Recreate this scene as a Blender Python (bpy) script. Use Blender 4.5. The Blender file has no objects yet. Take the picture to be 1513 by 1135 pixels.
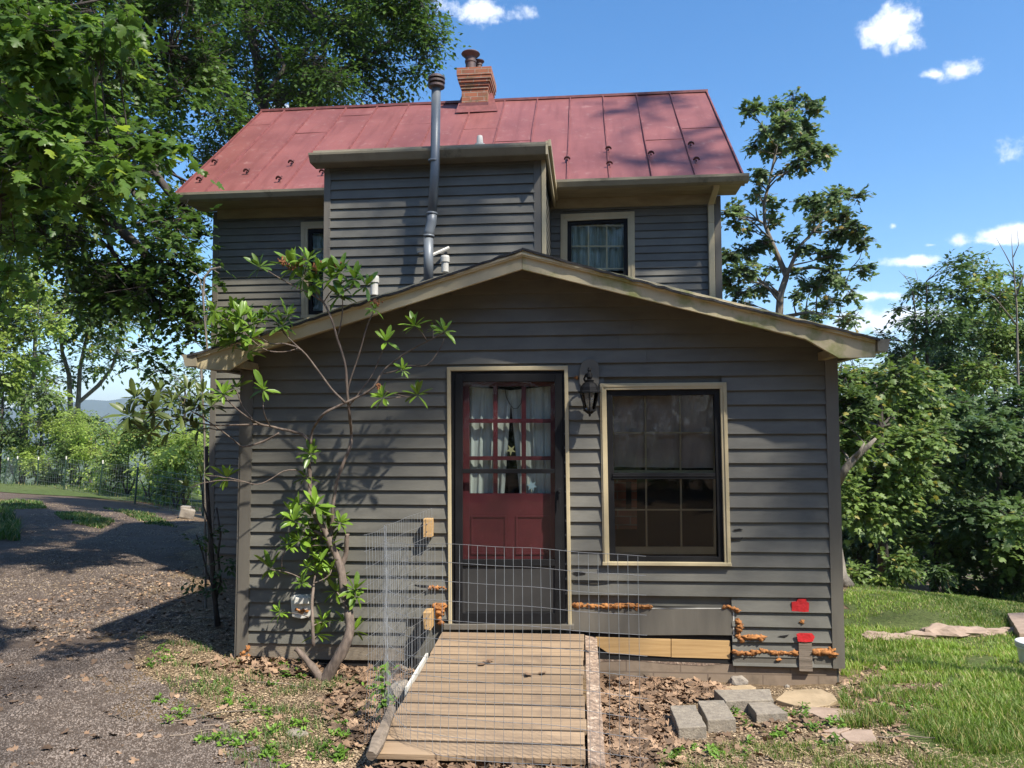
import bpy, math, random
import numpy as np
from mathutils import Vector, Matrix, noise as mnoise
random.seed(7); RNG = np.random.default_rng(11)
S = bpy.context.scene
COL = S.collection
# ------------------------------------------------------------------ camera
FPX, CU, CV = 1150.0, 756.5, 567.5
YAW, PITCH, ROLL = math.radians(4.3), math.radians(3.25), math.radians(-0.23)
CAM = Vector((0, -6.28, 2.03))
MROT = (Matrix.Rotation(YAW, 3, 'Z') @ Matrix.Rotation(math.radians(90)+PITCH, 3, 'X') @ Matrix.Rotation(ROLL, 3, 'Z'))
cd = bpy.data.cameras.new('camera'); cam = bpy.data.objects.new('camera', cd); COL.objects.link(cam)
cd.sensor_width = 36; cd.lens = 36*FPX/1513; cd.clip_end = 9000; cd.clip_start = .05
cam.matrix_world = Matrix.Translation(CAM) @ MROT.to_4x4()
S.camera = cam
def ray(u, v): return MROT @ Vector(((u-CU)/FPX, -(v-CV)/FPX, -1))
def PD(u, v, d): return CAM + ray(u, v)*d
def proj(p):
    q = MROT.transposed() @ (Vector(p)-CAM)
    return CU + FPX*q.x/-q.z, CV - FPX*q.y/-q.z, -q.z

class Frame:                       # a vertical wall plane: x along it, z up, o outwards (to the viewer)
    def __init__(s, ox, oy, ang):
        s.o = Vector((ox, oy, 0)); a = math.radians(ang)
        s.ex = Vector((math.cos(a), -math.sin(a), 0)); s.n = Vector((-math.sin(a), -math.cos(a), 0))
    def w(s, x, z, out=0): return s.o + s.ex*x + s.n*out + Vector((0, 0, z))
    def px(s, u, v, out=0):
        r = ray(u, v); o = s.o + s.n*out
        t = (o-CAM).dot(s.n)/r.dot(s.n); p = CAM + r*t
        return (p-s.o).dot(s.ex), p.z
EXT = Frame(0, 0, 0); MAIN = Frame(0, 3.9, 1.2); BOX = Frame(0, 2.1, 1.2)
# ------------------------------------------------------------------ ground height
ctrl = []
def cp(u, v, d): p = PD(u, v, d); ctrl.append((p.x, p.y, p.z))
def cw(u, v):
    x, z = EXT.px(u, v, .02); ctrl.append((x, -.02, z))
cw(352, 974); cw(480, 986); cw(640, 1000); cw(900, 1004); cw(1060, 1010); cw(1238, 1014)
for a in ((556,1124,4.36),(720,1124,4.34),(868,1126,4.32),(1200,1130,4.25),(1513,1135,4.2),(0,1135,4.15),(300,1135,4.2),(1500,1000,6.3),(1290,1000,6.5),
          (1400,942,8.8),(1290,944,9.0),(1500,930,9.2),(1380,880,14),(1500,880,15),(1260,865,14),(1700,950,9),(100,850,10.6),(-100,850,10.4),(310,862,10.2),(220,900,8.6),
          (0,735,22),(200,748,24),(300,762,20),(0,716,33),(-300,740,22),(-300,1000,6)): cp(*a)
ctrl += [(-3,-7,.36),(0,-7,.36),(4,-7,.34),(6,3.9,-.4),(4.2,3.9,-.2),(0,3,-.0),(0,12,-.6),(6,12,-1.3),(-3,40,-3),(-20,50,-4),(12,40,-6),(22,20,-3.6),(22,0,-1.2),(-25,0,.3),(-25,15,.2),(-12,-8,.5)]
_C = np.array(ctrl); _n = len(_C)
def _phi(r2): return .5*r2*np.log(r2+1e-9)
_A = np.zeros((_n+3, _n+3)); _d = ((_C[:, None, :2]-_C[None, :, :2])**2).sum(-1)
_A[:_n, :_n] = _phi(_d) + np.eye(_n)*.25; _A[:_n, _n] = 1; _A[:_n, _n+1:] = _C[:, :2]; _A[_n, :_n] = 1; _A[_n+1:, :_n] = _C[:, :2].T
_W = np.linalg.solve(_A, np.concatenate([_C[:, 2], np.zeros(3)]))
def vnoise(x, y, s, seed=0):       # cheap smooth value noise, vectorised
    x = np.asarray(x, float)/s + seed*17.3; y = np.asarray(y, float)/s + seed*5.1
    xi = np.floor(x).astype(np.int64); yi = np.floor(y).astype(np.int64); fx = x-xi; fy = y-yi
    fx = fx*fx*(3-2*fx); fy = fy*fy*(3-2*fy)
    def h(a, b):
        n = (a*374761393 + b*668265263 + seed*1274126177) & 0x7fffffff
        n = ((n ^ (n >> 13))*1274126177) & 0x7fffffff
        return ((n ^ (n >> 16)) & 0xffff)/65535.0
    return (h(xi, yi)*(1-fx)+h(xi+1, yi)*fx)*(1-fy) + (h(xi, yi+1)*(1-fx)+h(xi+1, yi+1)*fx)*fy
def gh(x, y):
    x = np.atleast_1d(np.asarray(x, float)); y = np.atleast_1d(np.asarray(y, float)); out = np.zeros(x.shape)
    xf = x.ravel(); yf = y.ravel(); of = out.ravel()
    for i in range(0, len(xf), 20000):
        a = xf[i:i+20000]; b = yf[i:i+20000]
        ac = np.clip(a, -28, 24); bc = np.clip(b, -8, 45)
        z = _phi((ac[:, None]-_C[None, :, 0])**2 + (bc[:, None]-_C[None, :, 1])**2) @ _W[:_n] + _W[_n] + _W[_n+1]*ac + _W[_n+2]*bc
        d = np.hypot(a-ac, b-bc); z = z - np.where(b > 45, 1, .25)*45*(1-np.exp(-d/220))
        of[i:i+20000] = z
    of += (vnoise(xf, yf, .55, 1)-.5)*.035 + (vnoise(xf, yf, .17, 2)-.5)*.014 + (vnoise(xf, yf, 3.1, 3)-.5)*.08*np.clip((np.hypot(xf, yf)-5)/10, 0, 1)
    return of.reshape(x.shape)
def g1(x, y): return float(gh(x, y)[0])
def G(u, v):                       # where the ray through a photo pixel meets the ground
    r = ray(u, v); t = 1.0; dt = .25
    while t < 120:
        p = CAM + r*t
        if p.z < g1(p.x, p.y): break
        t += dt
    lo, hi = t-dt, t
    for _ in range(10):
        m = (lo+hi)/2; p = CAM+r*m
        if p.z < g1(p.x, p.y): hi = m
        else: lo = m
    return CAM + r*hi
# ------------------------------------------------------------------ materials
def newmat(name):
    m = bpy.data.materials.new(name); m.use_nodes = True; nt = m.node_tree; nt.nodes.clear()
    out = nt.nodes.new('ShaderNodeOutputMaterial'); return m, nt, out
def N(nt, t, **k):
    n = nt.nodes.new(t)
    for a, b in k.items():
        if hasattr(n, a) and a not in n.inputs: setattr(n, a, b)
        else: n.inputs[a].default_value = b
    return n
def L(nt, a, b): nt.links.new(a, b)
def c4(c): return (*c, 1)
def mixc(nt, fac, a, b, mode='MIX'):
    m = nt.nodes.new('ShaderNodeMix'); m.data_type = 'RGBA'; m.blend_type = mode
    for sock, val in ((m.inputs[0], fac), (m.inputs[6], a), (m.inputs[7], b)):
        if hasattr(val, 'is_linked'): L(nt, val, sock)
        else: sock.default_value = val if not isinstance(val, tuple) else c4(val)
    return m.outputs[2]
def noise_fac(nt, scale, detail=4, lo=.35, hi=.65, stretch=None, rough=.55, dist=0):
    tc = N(nt, 'ShaderNodeTexCoord'); mp = N(nt, 'ShaderNodeMapping'); L(nt, tc.outputs['Object'], mp.inputs[0])
    if stretch: mp.inputs['Scale'].default_value = stretch
    n = N(nt, 'ShaderNodeTexNoise', Scale=scale, Detail=detail, Roughness=rough, Distortion=dist); L(nt, mp.outputs[0], n.inputs['Vector'])
    r = N(nt, 'ShaderNodeMapRange'); r.inputs[1].default_value = lo; r.inputs[2].default_value = hi; L(nt, n.outputs[0], r.inputs[0])
    return r.outputs[0], n.outputs[0]
def mat(name, c1, c2=None, scale=8, rough=.7, stretch=None, bump=.0, bscale=None, c3=None, s3=2, lo=.35, hi=.65, lo3=.55, hi3=.7, island=0, metal=0, spec=.5, bdist=.01, isl_hue=None):
    m, nt, out = newmat(name); b = N(nt, 'ShaderNodeBsdfPrincipled'); L(nt, b.outputs[0], out.inputs[0])
    b.inputs['Roughness'].default_value = rough; b.inputs['Metallic'].default_value = metal; b.inputs['Specular IOR Level'].default_value = spec
    if c2 is None: c2 = tuple(x*.8 for x in c1)
    f, raw = noise_fac(nt, scale, lo=lo, hi=hi, stretch=stretch)
    col = mixc(nt, f, c1, c2)
    if c3 is not None:
        f3, _ = noise_fac(nt, s3, detail=6, lo=lo3, hi=hi3, rough=.65); col = mixc(nt, f3, col, c3)
    if island or isl_hue:
        ge = N(nt, 'ShaderNodeNewGeometry'); h = N(nt, 'ShaderNodeHueSaturation')
        r = N(nt, 'ShaderNodeMapRange'); r.inputs[3].default_value = 1-island; r.inputs[4].default_value = 1+island
        L(nt, ge.outputs['Random Per Island'], r.inputs[0]); L(nt, r.outputs[0], h.inputs['Value']); L(nt, col, h.inputs['Color']); col = h.outputs[0]
        if isl_hue: col = mixc(nt, ge.outputs['Random Per Island'], col, isl_hue)
    L(nt, col, b.inputs['Base Color'])
    if bump:
        fb, rawb = noise_fac(nt, bscale or scale*3, detail=5, stretch=stretch)
        bp = N(nt, 'ShaderNodeBump', Strength=bump, Distance=bdist); L(nt, rawb, bp.inputs['Height']); L(nt, bp.outputs[0], b.inputs['Normal'])
    return m
def leafmat(name, c1, c2, trans=.35, rough=.45, yellow=None, yf=.0, vsc=.5, spec=.4):
    m, nt, out = newmat(name); ge = N(nt, 'ShaderNodeNewGeometry')
    rnd = ge.outputs['Random Per Island']; col = mixc(nt, rnd, c1, c2)
    fn, _ = noise_fac(nt, vsc, detail=2, lo=.4, hi=.62)
    col = mixc(nt, fn, col, tuple(x*.62 for x in c1))
    if yellow:
        mt = N(nt, 'ShaderNodeMath', operation='GREATER_THAN'); mt.inputs[1].default_value = 1-yf
        sc = N(nt, 'ShaderNodeMath', operation='FRACT'); mu = N(nt, 'ShaderNodeMath', operation='MULTIPLY'); mu.inputs[1].default_value = 37.7
        L(nt, rnd, mu.inputs[0]); L(nt, mu.outputs[0], sc.inputs[0]); L(nt, sc.outputs[0], mt.inputs[0]); col = mixc(nt, mt.outputs[0], col, yellow)
    b = N(nt, 'ShaderNodeBsdfPrincipled'); b.inputs['Roughness'].default_value = rough; b.inputs['Specular IOR Level'].default_value = spec
    L(nt, col, b.inputs['Base Color'])
    t = N(nt, 'ShaderNodeBsdfTranslucent'); tcol = mixc(nt, .5, col, mixc(nt, 1.0, col, (1.0, 1.05, .45), 'MULTIPLY')); L(nt, tcol, t.inputs[0])
    mx = N(nt, 'ShaderNodeMixShader'); mx.inputs[0].default_value = trans
    L(nt, b.outputs[0], mx.inputs[1]); L(nt, t.outputs[0], mx.inputs[2]); L(nt, mx.outputs[0], out.inputs[0])
    return m
def glassmat(name, tint=(.85,.9,.9), refl=1.0):
    m, nt, out = newmat(name)
    t = N(nt, 'ShaderNodeBsdfTransparent'); t.inputs[0].default_value = c4(tint)
    g = N(nt, 'ShaderNodeBsdfGlossy'); g.inputs['Roughness'].default_value = .03
    _, rw = noise_fac(nt, 3.5, detail=2); bp = N(nt, 'ShaderNodeBump', Strength=.5, Distance=.004); L(nt, rw, bp.inputs['Height']); L(nt, bp.outputs[0], g.inputs['Normal'])
    fr = N(nt, 'ShaderNodeFresnel'); fr.inputs[0].default_value = 1.45
    mu = N(nt, 'ShaderNodeMath', operation='MULTIPLY'); mu.inputs[1].default_value = refl; L(nt, fr.outputs[0], mu.inputs[0])
    mx = N(nt, 'ShaderNodeMixShader'); L(nt, mu.outputs[0], mx.inputs[0]); L(nt, t.outputs[0], mx.inputs[1]); L(nt, g.outputs[0], mx.inputs[2]); L(nt, mx.outputs[0], out.inputs[0])
    return m
M = {}
M['siding'] = mat('siding_paint', (.144,.137,.114), (.113,.108,.091), 3, .6, (1,1,4), .25, 30, c3=(.175,.165,.14), s3=1.8, lo3=.5, hi3=.8, island=.12, bdist=.003)
M['trimgrey'] = mat('grey_trim_paint', (.145,.131,.107), (.12,.109,.09), 4, .55, (4,4,.6), .2, 30, bdist=.003)
M['tan'] = mat('tan_paint', (.24,.2,.15), (.19,.155,.115), 5, .7, (1,1,4), .3, 30)
M['cream'] = mat('cream_trim_paint', (.54,.45,.28), (.46,.385,.235), 5, .5, None, .12, 30, c3=(.30,.27,.15), s3=3, lo3=.6, hi3=.78, bdist=.003)
M['mossy'] = mat('cream_paint_with_green_algae', (.54,.46,.29), (.46,.39,.24), 5, .6, None, .15, 30, c3=(.26,.27,.09), s3=5, lo3=.48, hi3=.66, bdist=.003)
M['gutter'] = mat('aluminium_gutter_paint', (.30,.265,.19), (.24,.21,.15), 3, .45, c3=(.13,.115,.08), s3=4)
M['soffit'] = mat('weathered_soffit', (.36,.29,.17), (.27,.21,.12), 3, .7, (1,4,4), .1, 20)
M['black'] = mat('black_metal_paint', (.012,.012,.013), (.018,.018,.019), 6, .6, spec=.12)
M['blackpanel'] = mat('dark_screen_panel', (.05,.048,.046), (.04,.039,.038), 6, .6, spec=.25)
M['red'] = mat('maroon_door_paint', (.115,.017,.022), (.09,.014,.018), 8, .45, None, .08, 40, c3=(.17,.05,.05), s3=14, lo3=.66, hi3=.74)
M['shingle'] = mat('asphalt_shingle', (.045,.043,.042), (.025,.024,.024), 30, .9, None, .6, 60)
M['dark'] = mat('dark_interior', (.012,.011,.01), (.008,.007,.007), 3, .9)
M['curtain'] = mat('white_curtain', (.47,.49,.44), (.37,.39,.35), 7, .9, (3,3,.4), .5, 12, bdist=.02)
M['curtain2'] = mat('taupe_curtain', (.58,.50,.43), (.42,.36,.31), 4, .9, (1.4,1.4,.9), .6, 4, bdist=.04)
M['curtain3'] = mat('green_grey_curtain', (.36,.42,.38), (.20,.25,.23), 16, .9, (3,3,.15), .5, 20, bdist=.02)
M['glass'] = glassmat('window_glass')
M['glassdark'] = glassmat('storm_window_glass', (.78,.78,.78), 1.3)
M['galv'] = mat('galvanised_pipe', (.20,.22,.235), (.15,.165,.18), 6, .45, (1,1,.3), metal=.2)
M['galvlight'] = mat('pale_steel', (.5,.5,.48), (.34,.34,.32), 14, .4, metal=.5)
M['rust'] = mat('rusty_steel', (.07,.055,.055), (.13,.08,.07), 9, .6, metal=.2)
M['pvc'] = mat('white_pvc', (.62,.6,.54), (.5,.48,.42), 6, .5)
M['lumber'] = mat('new_lumber', (.56,.36,.16), (.44,.27,.11), 4, .65, (.6,3,14), .15, 30, bdist=.003)
M['deck'] = mat('weathered_ramp_boards', (.32,.225,.14), (.22,.155,.098), 3, .85, (.7,14,14), .5, 8, c3=(.18,.13,.09), s3=3.2, lo3=.52, hi3=.75, island=.2, bdist=.006)
M['greywood'] = mat('grey_weathered_wood', (.24,.19,.145), (.15,.12,.09), 5, .85, (.7,8,12), .5, 12)
M['osb'] = mat('rough_chipboard', (.34,.24,.17), (.14,.10,.075), 38, .9, None, .8, 50, c3=(.46,.36,.27), s3=26, lo3=.55, hi3=.62)
M['foam'] = mat('orange_spray_foam', (.46,.20,.06), (.22,.09,.03), 40, .95, None, .5, 40)
M['tape'] = mat('red_tape', (.66,.025,.03), (.48,.02,.025), 14, .5, None, .8, 25)
M['block'] = mat('concrete_block', (.29,.25,.195), (.2,.17,.135), 30, .92, None, .6, 90, c3=(.15,.14,.12), s3=5)
M['stone'] = mat('tan_flagstone', (.40,.30,.185), (.30,.225,.135), 6, .85, None, .5, 20)
M['stonepink'] = mat('pinkish_flagstone', (.36,.265,.20), (.27,.195,.145), 8, .85, None, .5, 20)
M['rock'] = mat('rough_rock', (.30,.26,.21), (.2,.17,.14), 7, .9, None, .7, 20, c3=(.12,.1,.08), s3=4)
M['bark'] = mat('grey_bark', (.085,.07,.058), (.045,.036,.03), 10, .9, (2,2,.5), .9, 16, bdist=.02)
M['barkpale'] = mat('pale_bark', (.24,.21,.17), (.13,.11,.09), 8, .9, (2,2,.6), .8, 14, bdist=.02)
M['rstem'] = mat('rhododendron_bark', (.22,.17,.135), (.10,.075,.06), 22, .85, (1,1,.35), .8, 40, bdist=.006)
M['wire'] = mat('galvanised_wire', (.36,.38,.40), (.26,.27,.28), 20, .45, metal=.4)
M['greenpost'] = mat('green_steel_post', (.02,.045,.03), (.03,.06,.04), 9, .5)
M['white'] = mat('white_plastic', (.68,.66,.6), (.58,.56,.5), 8, .45)
M['bucket'] = mat('white_bucket_plastic', (.78,.79,.8), (.7,.71,.72), 5, .35)
M['deadflower'] = mat('dried_flower', (.33,.13,.05), (.2,.09,.04), 30, .9, island=.3)
M['litter'] = mat('dry_leaves', (.28,.185,.115), (.15,.09,.052), 5, .8, island=.6, isl_hue=None)
M['chips'] = mat('wood_chips', (.40,.30,.185), (.23,.165,.10), 5, .9, island=.5)
M['gravel'] = mat('gravel_stones', (.19,.155,.13), (.11,.088,.073), 5, .9, island=.5)
M['lf_rhodo'] = leafmat('rhododendron_leaf', (.16,.28,.035), (.26,.42,.05), .3, .35, (.34,.36,.05), .03, 3, spec=.5)
M['lf_rhodo2'] = leafmat('dull_rhododendron_leaf', (.10,.145,.035), (.15,.19,.05), .25, .4, (.22,.23,.06), .03, 3)
M['lf_maple'] = leafmat('near_maple_leaf', (.115,.215,.04), (.20,.33,.06), .55, .4, (.30,.40,.05), .06, 1.4)
M['lf_big'] = leafmat('big_maple_leaf', (.075,.15,.032), (.14,.235,.045), .52, .42, None, 0, .7)
M['lf_catalpa'] = leafmat('yard_tree_leaf', (.14,.215,.085), (.24,.33,.13), .45, .45, (.28,.2,.05), .03, .8)
M['lf_wood'] = leafmat('woodland_leaf', (.07,.13,.045), (.125,.195,.06), .4, .5, None, 0, .4)
M['lf_wood2'] = leafmat('paler_woodland_leaf', (.125,.205,.052), (.215,.31,.075), .42, .5, (.33,.30,.07), .05, .6)
M['lf_bright'] = leafmat('sunny_bush_leaf', (.32,.45,.09), (.48,.60,.15), .55, .5, (.4,.45,.15), .08, .7)
M['lf_feather'] = leafmat('feathery_branch_leaf', (.14,.22,.06), (.2,.28,.09), .45, .5, None, 0, .7)
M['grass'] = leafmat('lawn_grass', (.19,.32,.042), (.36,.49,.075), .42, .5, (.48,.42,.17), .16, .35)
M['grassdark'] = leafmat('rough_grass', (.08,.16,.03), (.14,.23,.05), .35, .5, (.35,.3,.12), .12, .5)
M['weed'] = leafmat('weed_leaf', (.13,.26,.03), (.22,.38,.05), .35, .5, None, 0, 2)
M['hill'] = mat('wooded_hill', (.05,.075,.035), (.035,.055,.03), .006, 1, bump=0)
def brickmat():
    m, nt, out = newmat('chimney_brick'); b = N(nt, 'ShaderNodeBsdfPrincipled', Roughness=.9); L(nt, b.outputs[0], out.inputs[0])
    tc = N(nt, 'ShaderNodeTexCoord'); sp = N(nt, 'ShaderNodeSeparateXYZ'); L(nt, tc.outputs['Object'], sp.inputs[0])
    ad = N(nt, 'ShaderNodeMath', operation='ADD'); L(nt, sp.outputs[0], ad.inputs[0]); L(nt, sp.outputs[1], ad.inputs[1])
    cb = N(nt, 'ShaderNodeCombineXYZ'); L(nt, ad.outputs[0], cb.inputs[0]); L(nt, sp.outputs[2], cb.inputs[1])
    br = N(nt, 'ShaderNodeTexBrick'); L(nt, cb.outputs[0], br.inputs['Vector'])
    br.inputs['Color1'].default_value = c4((.34,.12,.06)); br.inputs['Color2'].default_value = c4((.25,.085,.05)); br.inputs['Mortar'].default_value = c4((.30,.24,.19))
    br.inputs['Scale'].default_value = 1; br.inputs['Brick Width'].default_value = .21; br.inputs['Row Height'].default_value = .07; br.inputs['Mortar Size'].default_value = .006
    f, raw = noise_fac(nt, 9, lo=.5, hi=.7); col = mixc(nt, f, br.outputs[0], (.16,.10,.05)); L(nt, col, b.inputs['Base Color'])
    bp = N(nt, 'ShaderNodeBump', Strength=.7, Distance=.01); bp.invert = True; L(nt, br.outputs['Fac'], bp.inputs['Height']); L(nt, bp.outputs[0], b.inputs['Normal'])
    return m
M['brick'] = brickmat()
def foundmat():
    m, nt, out = newmat('foundation_block'); b = N(nt, 'ShaderNodeBsdfPrincipled', Roughness=.92); L(nt, b.outputs[0], out.inputs[0])
    tc = N(nt, 'ShaderNodeTexCoord'); sp = N(nt, 'ShaderNodeSeparateXYZ'); L(nt, tc.outputs['Object'], sp.inputs[0])
    cb = N(nt, 'ShaderNodeCombineXYZ'); L(nt, sp.outputs[0], cb.inputs[0]); L(nt, sp.outputs[2], cb.inputs[1])
    br = N(nt, 'ShaderNodeTexBrick'); L(nt, cb.outputs[0], br.inputs['Vector'])
    br.inputs['Color1'].default_value = c4((.27,.205,.145)); br.inputs['Color2'].default_value = c4((.235,.175,.125)); br.inputs['Mortar'].default_value = c4((.17,.125,.09))
    br.inputs['Scale'].default_value = 1; br.inputs['Brick Width'].default_value = .42; br.inputs['Row Height'].default_value = .115; br.inputs['Mortar Size'].default_value = .006
    f, raw = noise_fac(nt, 6, lo=.5, hi=.75); col = mixc(nt, f, br.outputs[0], (.15,.115,.08)); L(nt, col, b.inputs['Base Color'])
    bp = N(nt, 'ShaderNodeBump', Strength=.5, Distance=.01); L(nt, raw, bp.inputs['Height']); L(nt, bp.outputs[0], b.inputs['Normal'])
    return m
M['found'] = foundmat()
def roofmat():
    m, nt, out = newmat('red_painted_metal_roof'); b = N(nt, 'ShaderNodeBsdfPrincipled', Roughness=.5); L(nt, b.outputs[0], out.inputs[0])
    f1, r1 = noise_fac(nt, 1.2, detail=5, lo=.35, hi=.7); col = mixc(nt, f1, (.225,.078,.07), (.155,.05,.047))
    f2, _ = noise_fac(nt, 7, detail=8, lo=.56, hi=.78, rough=.75); f2s = N(nt, 'ShaderNodeMath', operation='MULTIPLY'); f2s.inputs[1].default_value = .75; L(nt, f2, f2s.inputs[0]); col = mixc(nt, f2s.outputs[0], col, (.36,.22,.20))
    f3, _ = noise_fac(nt, 26, detail=6, lo=.66, hi=.72, rough=.7); f3s = N(nt, 'ShaderNodeMath', operation='MULTIPLY'); f3s.inputs[1].default_value = .7; L(nt, f3, f3s.inputs[0]); col = mixc(nt, f3s.outputs[0], col, (.10,.05,.045))
    f4, _ = noise_fac(nt, 2.0, detail=3, lo=.5, hi=.8, stretch=(5,.5,.5)); f4s = N(nt, 'ShaderNodeMath', operation='MULTIPLY'); f4s.inputs[1].default_value = .7; L(nt, f4, f4s.inputs[0]); col = mixc(nt, f4s.outputs[0], col, (.13,.038,.033))
    L(nt, col, b.inputs['Base Color'])
    bp = N(nt, 'ShaderNodeBump', Strength=.25, Distance=.02); L(nt, r1, bp.inputs['Height']); L(nt, bp.outputs[0], b.inputs['Normal'])
    return m
M['roof'] = roofmat()
M['roofseam'] = mat('red_roof_seam', (.21,.07,.064), (.14,.045,.042), 12, .5)
M['guard'] = mat('rusty_snow_guard', (.10,.03,.028), (.06,.022,.02), 20, .6)
def groundmat(name, a, b_, c, d, sc=1.0, rough=.95, strength=.9):
    m, nt, out = newmat(name); b = N(nt, 'ShaderNodeBsdfPrincipled', Roughness=rough); b.inputs['Specular IOR Level'].default_value = .2; L(nt, b.outputs[0], out.inputs[0])
    f1, _ = noise_fac(nt, .8*sc, detail=5, lo=.38, hi=.62); col = mixc(nt, f1, a, b_)
    f2, _ = noise_fac(nt, 28*sc, detail=6, lo=.45, hi=.62, rough=.7, stretch=(1,1.6,1)); col = mixc(nt, f2, col, c)
    f3, r3 = noise_fac(nt, 75*sc, detail=5, lo=.56, hi=.66, rough=.7); col = mixc(nt, f3, col, d)
    L(nt, col, b.inputs['Base Color'])
    bp = N(nt, 'ShaderNodeBump', Strength=strength, Distance=.02); L(nt, r3, bp.inputs['Height']); L(nt, bp.outputs[0], b.inputs['Normal'])
    return m
M['ground'] = groundmat('earth_and_mulch', (.17,.115,.07), (.24,.17,.095), (.08,.052,.035), (.34,.25,.155))
M['drive'] = groundmat('gravel_driveway', (.125,.096,.076), (.105,.077,.057), (.075,.053,.04), (.23,.18,.145))
# ------------------------------------------------------------------ mesh helpers
class MB:
    def __init__(s): s.v = []; s.f = []
    def add(s, vs, fs):
        k = len(s.v); s.v += [tuple(p) for p in vs]; s.f += [tuple(i+k for i in f) for f in fs]; return s
    def hexa(s, p): return s.add(p, [(0,3,2,1),(4,5,6,7),(0,1,5,4),(1,2,6,5),(2,3,7,6),(3,0,4,7)])
    def fbox(s, F, x0, x1, z0, z1, o0, o1):
        return s.hexa([F.w(x0,z0,o1),F.w(x1,z0,o1),F.w(x1,z0,o0),F.w(x0,z0,o0),F.w(x0,z1,o1),F.w(x1,z1,o1),F.w(x1,z1,o0),F.w(x0,z1,o0)])
    def pquad(s, F, q, out, th):   # prism from photo corners measured on the wall plane at distance out
        pts = [F.px(u, v, out) for u, v in q]; return s.prism([F.w(x, z, out) for x, z in pts], F.n*-th)
    def prect(s, F, u0, v0, u1, v1, out, th): return s.pquad(F, [(u0,v0),(u1,v0),(u1,v1),(u0,v1)], out, th)
    def prism(s, pts, ext):
        n = len(pts); q = [Vector(p) for p in pts]; e = Vector(ext)
        return s.add(q + [p+e for p in q], [tuple(range(n))[::-1], tuple(range(n, 2*n))] + [(i, (i+1) % n, n+(i+1) % n, n+i) for i in range(n)])
    def box(s, c, d, rz=0, tilt=None):
        R = Matrix.Rotation(rz, 3, 'Z')
        if tilt is not None: R = R @ tilt
        P = [Vector((x*d[0]/2, y*d[1]/2, z*d[2]/2)) for z in (-1,1) for x, y in ((-1,-1),(1,-1),(1,1),(-1,1))]
        return s.hexa([Vector(c)+R @ p for p in P])
    def tube(s, pts, rad, n=8, cap=True, lump=0):
        pts = [Vector(p) for p in pts]; k0 = len(s.v); m = len(pts)
        if not hasattr(rad, '__len__'): rad = [rad]*m
        up = Vector((.13, .21, 1)); ref = None
        for i, p in enumerate(pts):
            t = (pts[min(i+1, m-1)] - pts[max(i-1, 0)]).normalized()
            if ref is None: ref = t.cross(up if abs(t.dot(up.normalized())) < .9 else Vector((1,0,0))).normalized()
            ref = (ref - t*ref.dot(t)).normalized(); b = t.cross(ref)
            for j in range(n):
                a = 2*math.pi*j/n; r = rad[i]*(1+(random.uniform(-lump, lump) if lump else 0))
                s.v.append(tuple(p + ref*math.cos(a)*r + b*math.sin(a)*r))
        for i in range(m-1):
            for j in range(n):
                a = k0+i*n+j; b2 = k0+i*n+(j+1) % n; s.f.append((a, b2, b2+n, a+n))
        if cap: s.f.append(tuple(k0+j for j in range(n))[::-1]); s.f.append(tuple(k0+(m-1)*n+j for j in range(n)))
        return s
    def lathe(s, base, prof, n=20, axis=(0,0,1)):
        q = Vector((0,0,1)).rotation_difference(Vector(axis).normalized()); k0 = len(s.v); m = len(prof)
        for r, z in prof:
            for j in range(n):
                a = 2*math.pi*j/n; s.v.append(tuple(Vector(base) + q @ Vector((r*math.cos(a), r*math.sin(a), z))))
        for i in range(m-1):
            for j in range(n):
                a = k0+i*n+j; b = k0+i*n+(j+1) % n; s.f.append((a, b, b+n, a+n))
        s.f.append(tuple(k0+j for j in range(n))[::-1]); s.f.append(tuple(k0+(m-1)*n+j for j in range(n))); return s
    def blob(s, c, r, sq=(1,1,1), amp=.25, sub=2, seed=0, fr=1.5):
        import bmesh
        bm = bmesh.new(); bmesh.ops.create_icosphere(bm, subdivisions=sub, radius=1)
        k = len(s.v)
        for v in bm.verts:
            p = v.co.copy(); d = 1+amp*mnoise.noise(p*fr+Vector((seed*3.7, seed*1.3, seed)))*1.6
            s.v.append(tuple(Vector(c)+Vector((p.x*sq[0], p.y*sq[1], p.z*sq[2]))*r*d))
        s.f += [tuple(v.index+k for v in f.verts) for f in bm.faces]; bm.free(); return s
    def build(s, name, m, parent=None, smooth=False, bevel=0, label=None):
        me = bpy.data.meshes.new(name); off = Vector(parent_world(parent)) if parent else Vector((0,0,0))
        me.from_pydata([tuple(Vector(p)-off) for p in s.v], [], s.f); me.materials.append(M[m] if isinstance(m, str) else m)
        o = bpy.data.objects.new(name, me); COL.objects.link(o)
        if parent: o.parent = parent
        if smooth:
            for p in me.polygons: p.use_smooth = True
        me.update()
        import bmesh
        if len(s.f) < 60000:
            bm = bmesh.new(); bm.from_mesh(me); bmesh.ops.recalc_face_normals(bm, faces=bm.faces); bm.to_mesh(me); bm.free()
        if bevel:
            b = o.modifiers.new('bevel', 'BEVEL'); b.width = bevel; b.segments = 2; b.limit_method = 'ANGLE'; b.angle_limit = math.radians(35)
        if label: o['label'] = label
        return o
def parent_world(p):
    v = Vector((0,0,0))
    while p: v += p.location; p = p.parent
    return v
def tag(o, label=None, cat=None, group=None, kind=None):
    for k, v in (('label', label), ('category', cat), ('group', group), ('kind', kind)):
        if v: o[k] = v
    return o
def thing(name, loc, label, cat, group=None):
    o = bpy.data.objects.new(name, None); COL.objects.link(o); o.location = loc; o.empty_display_size = .2
    return tag(o, label, cat, group)
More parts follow.
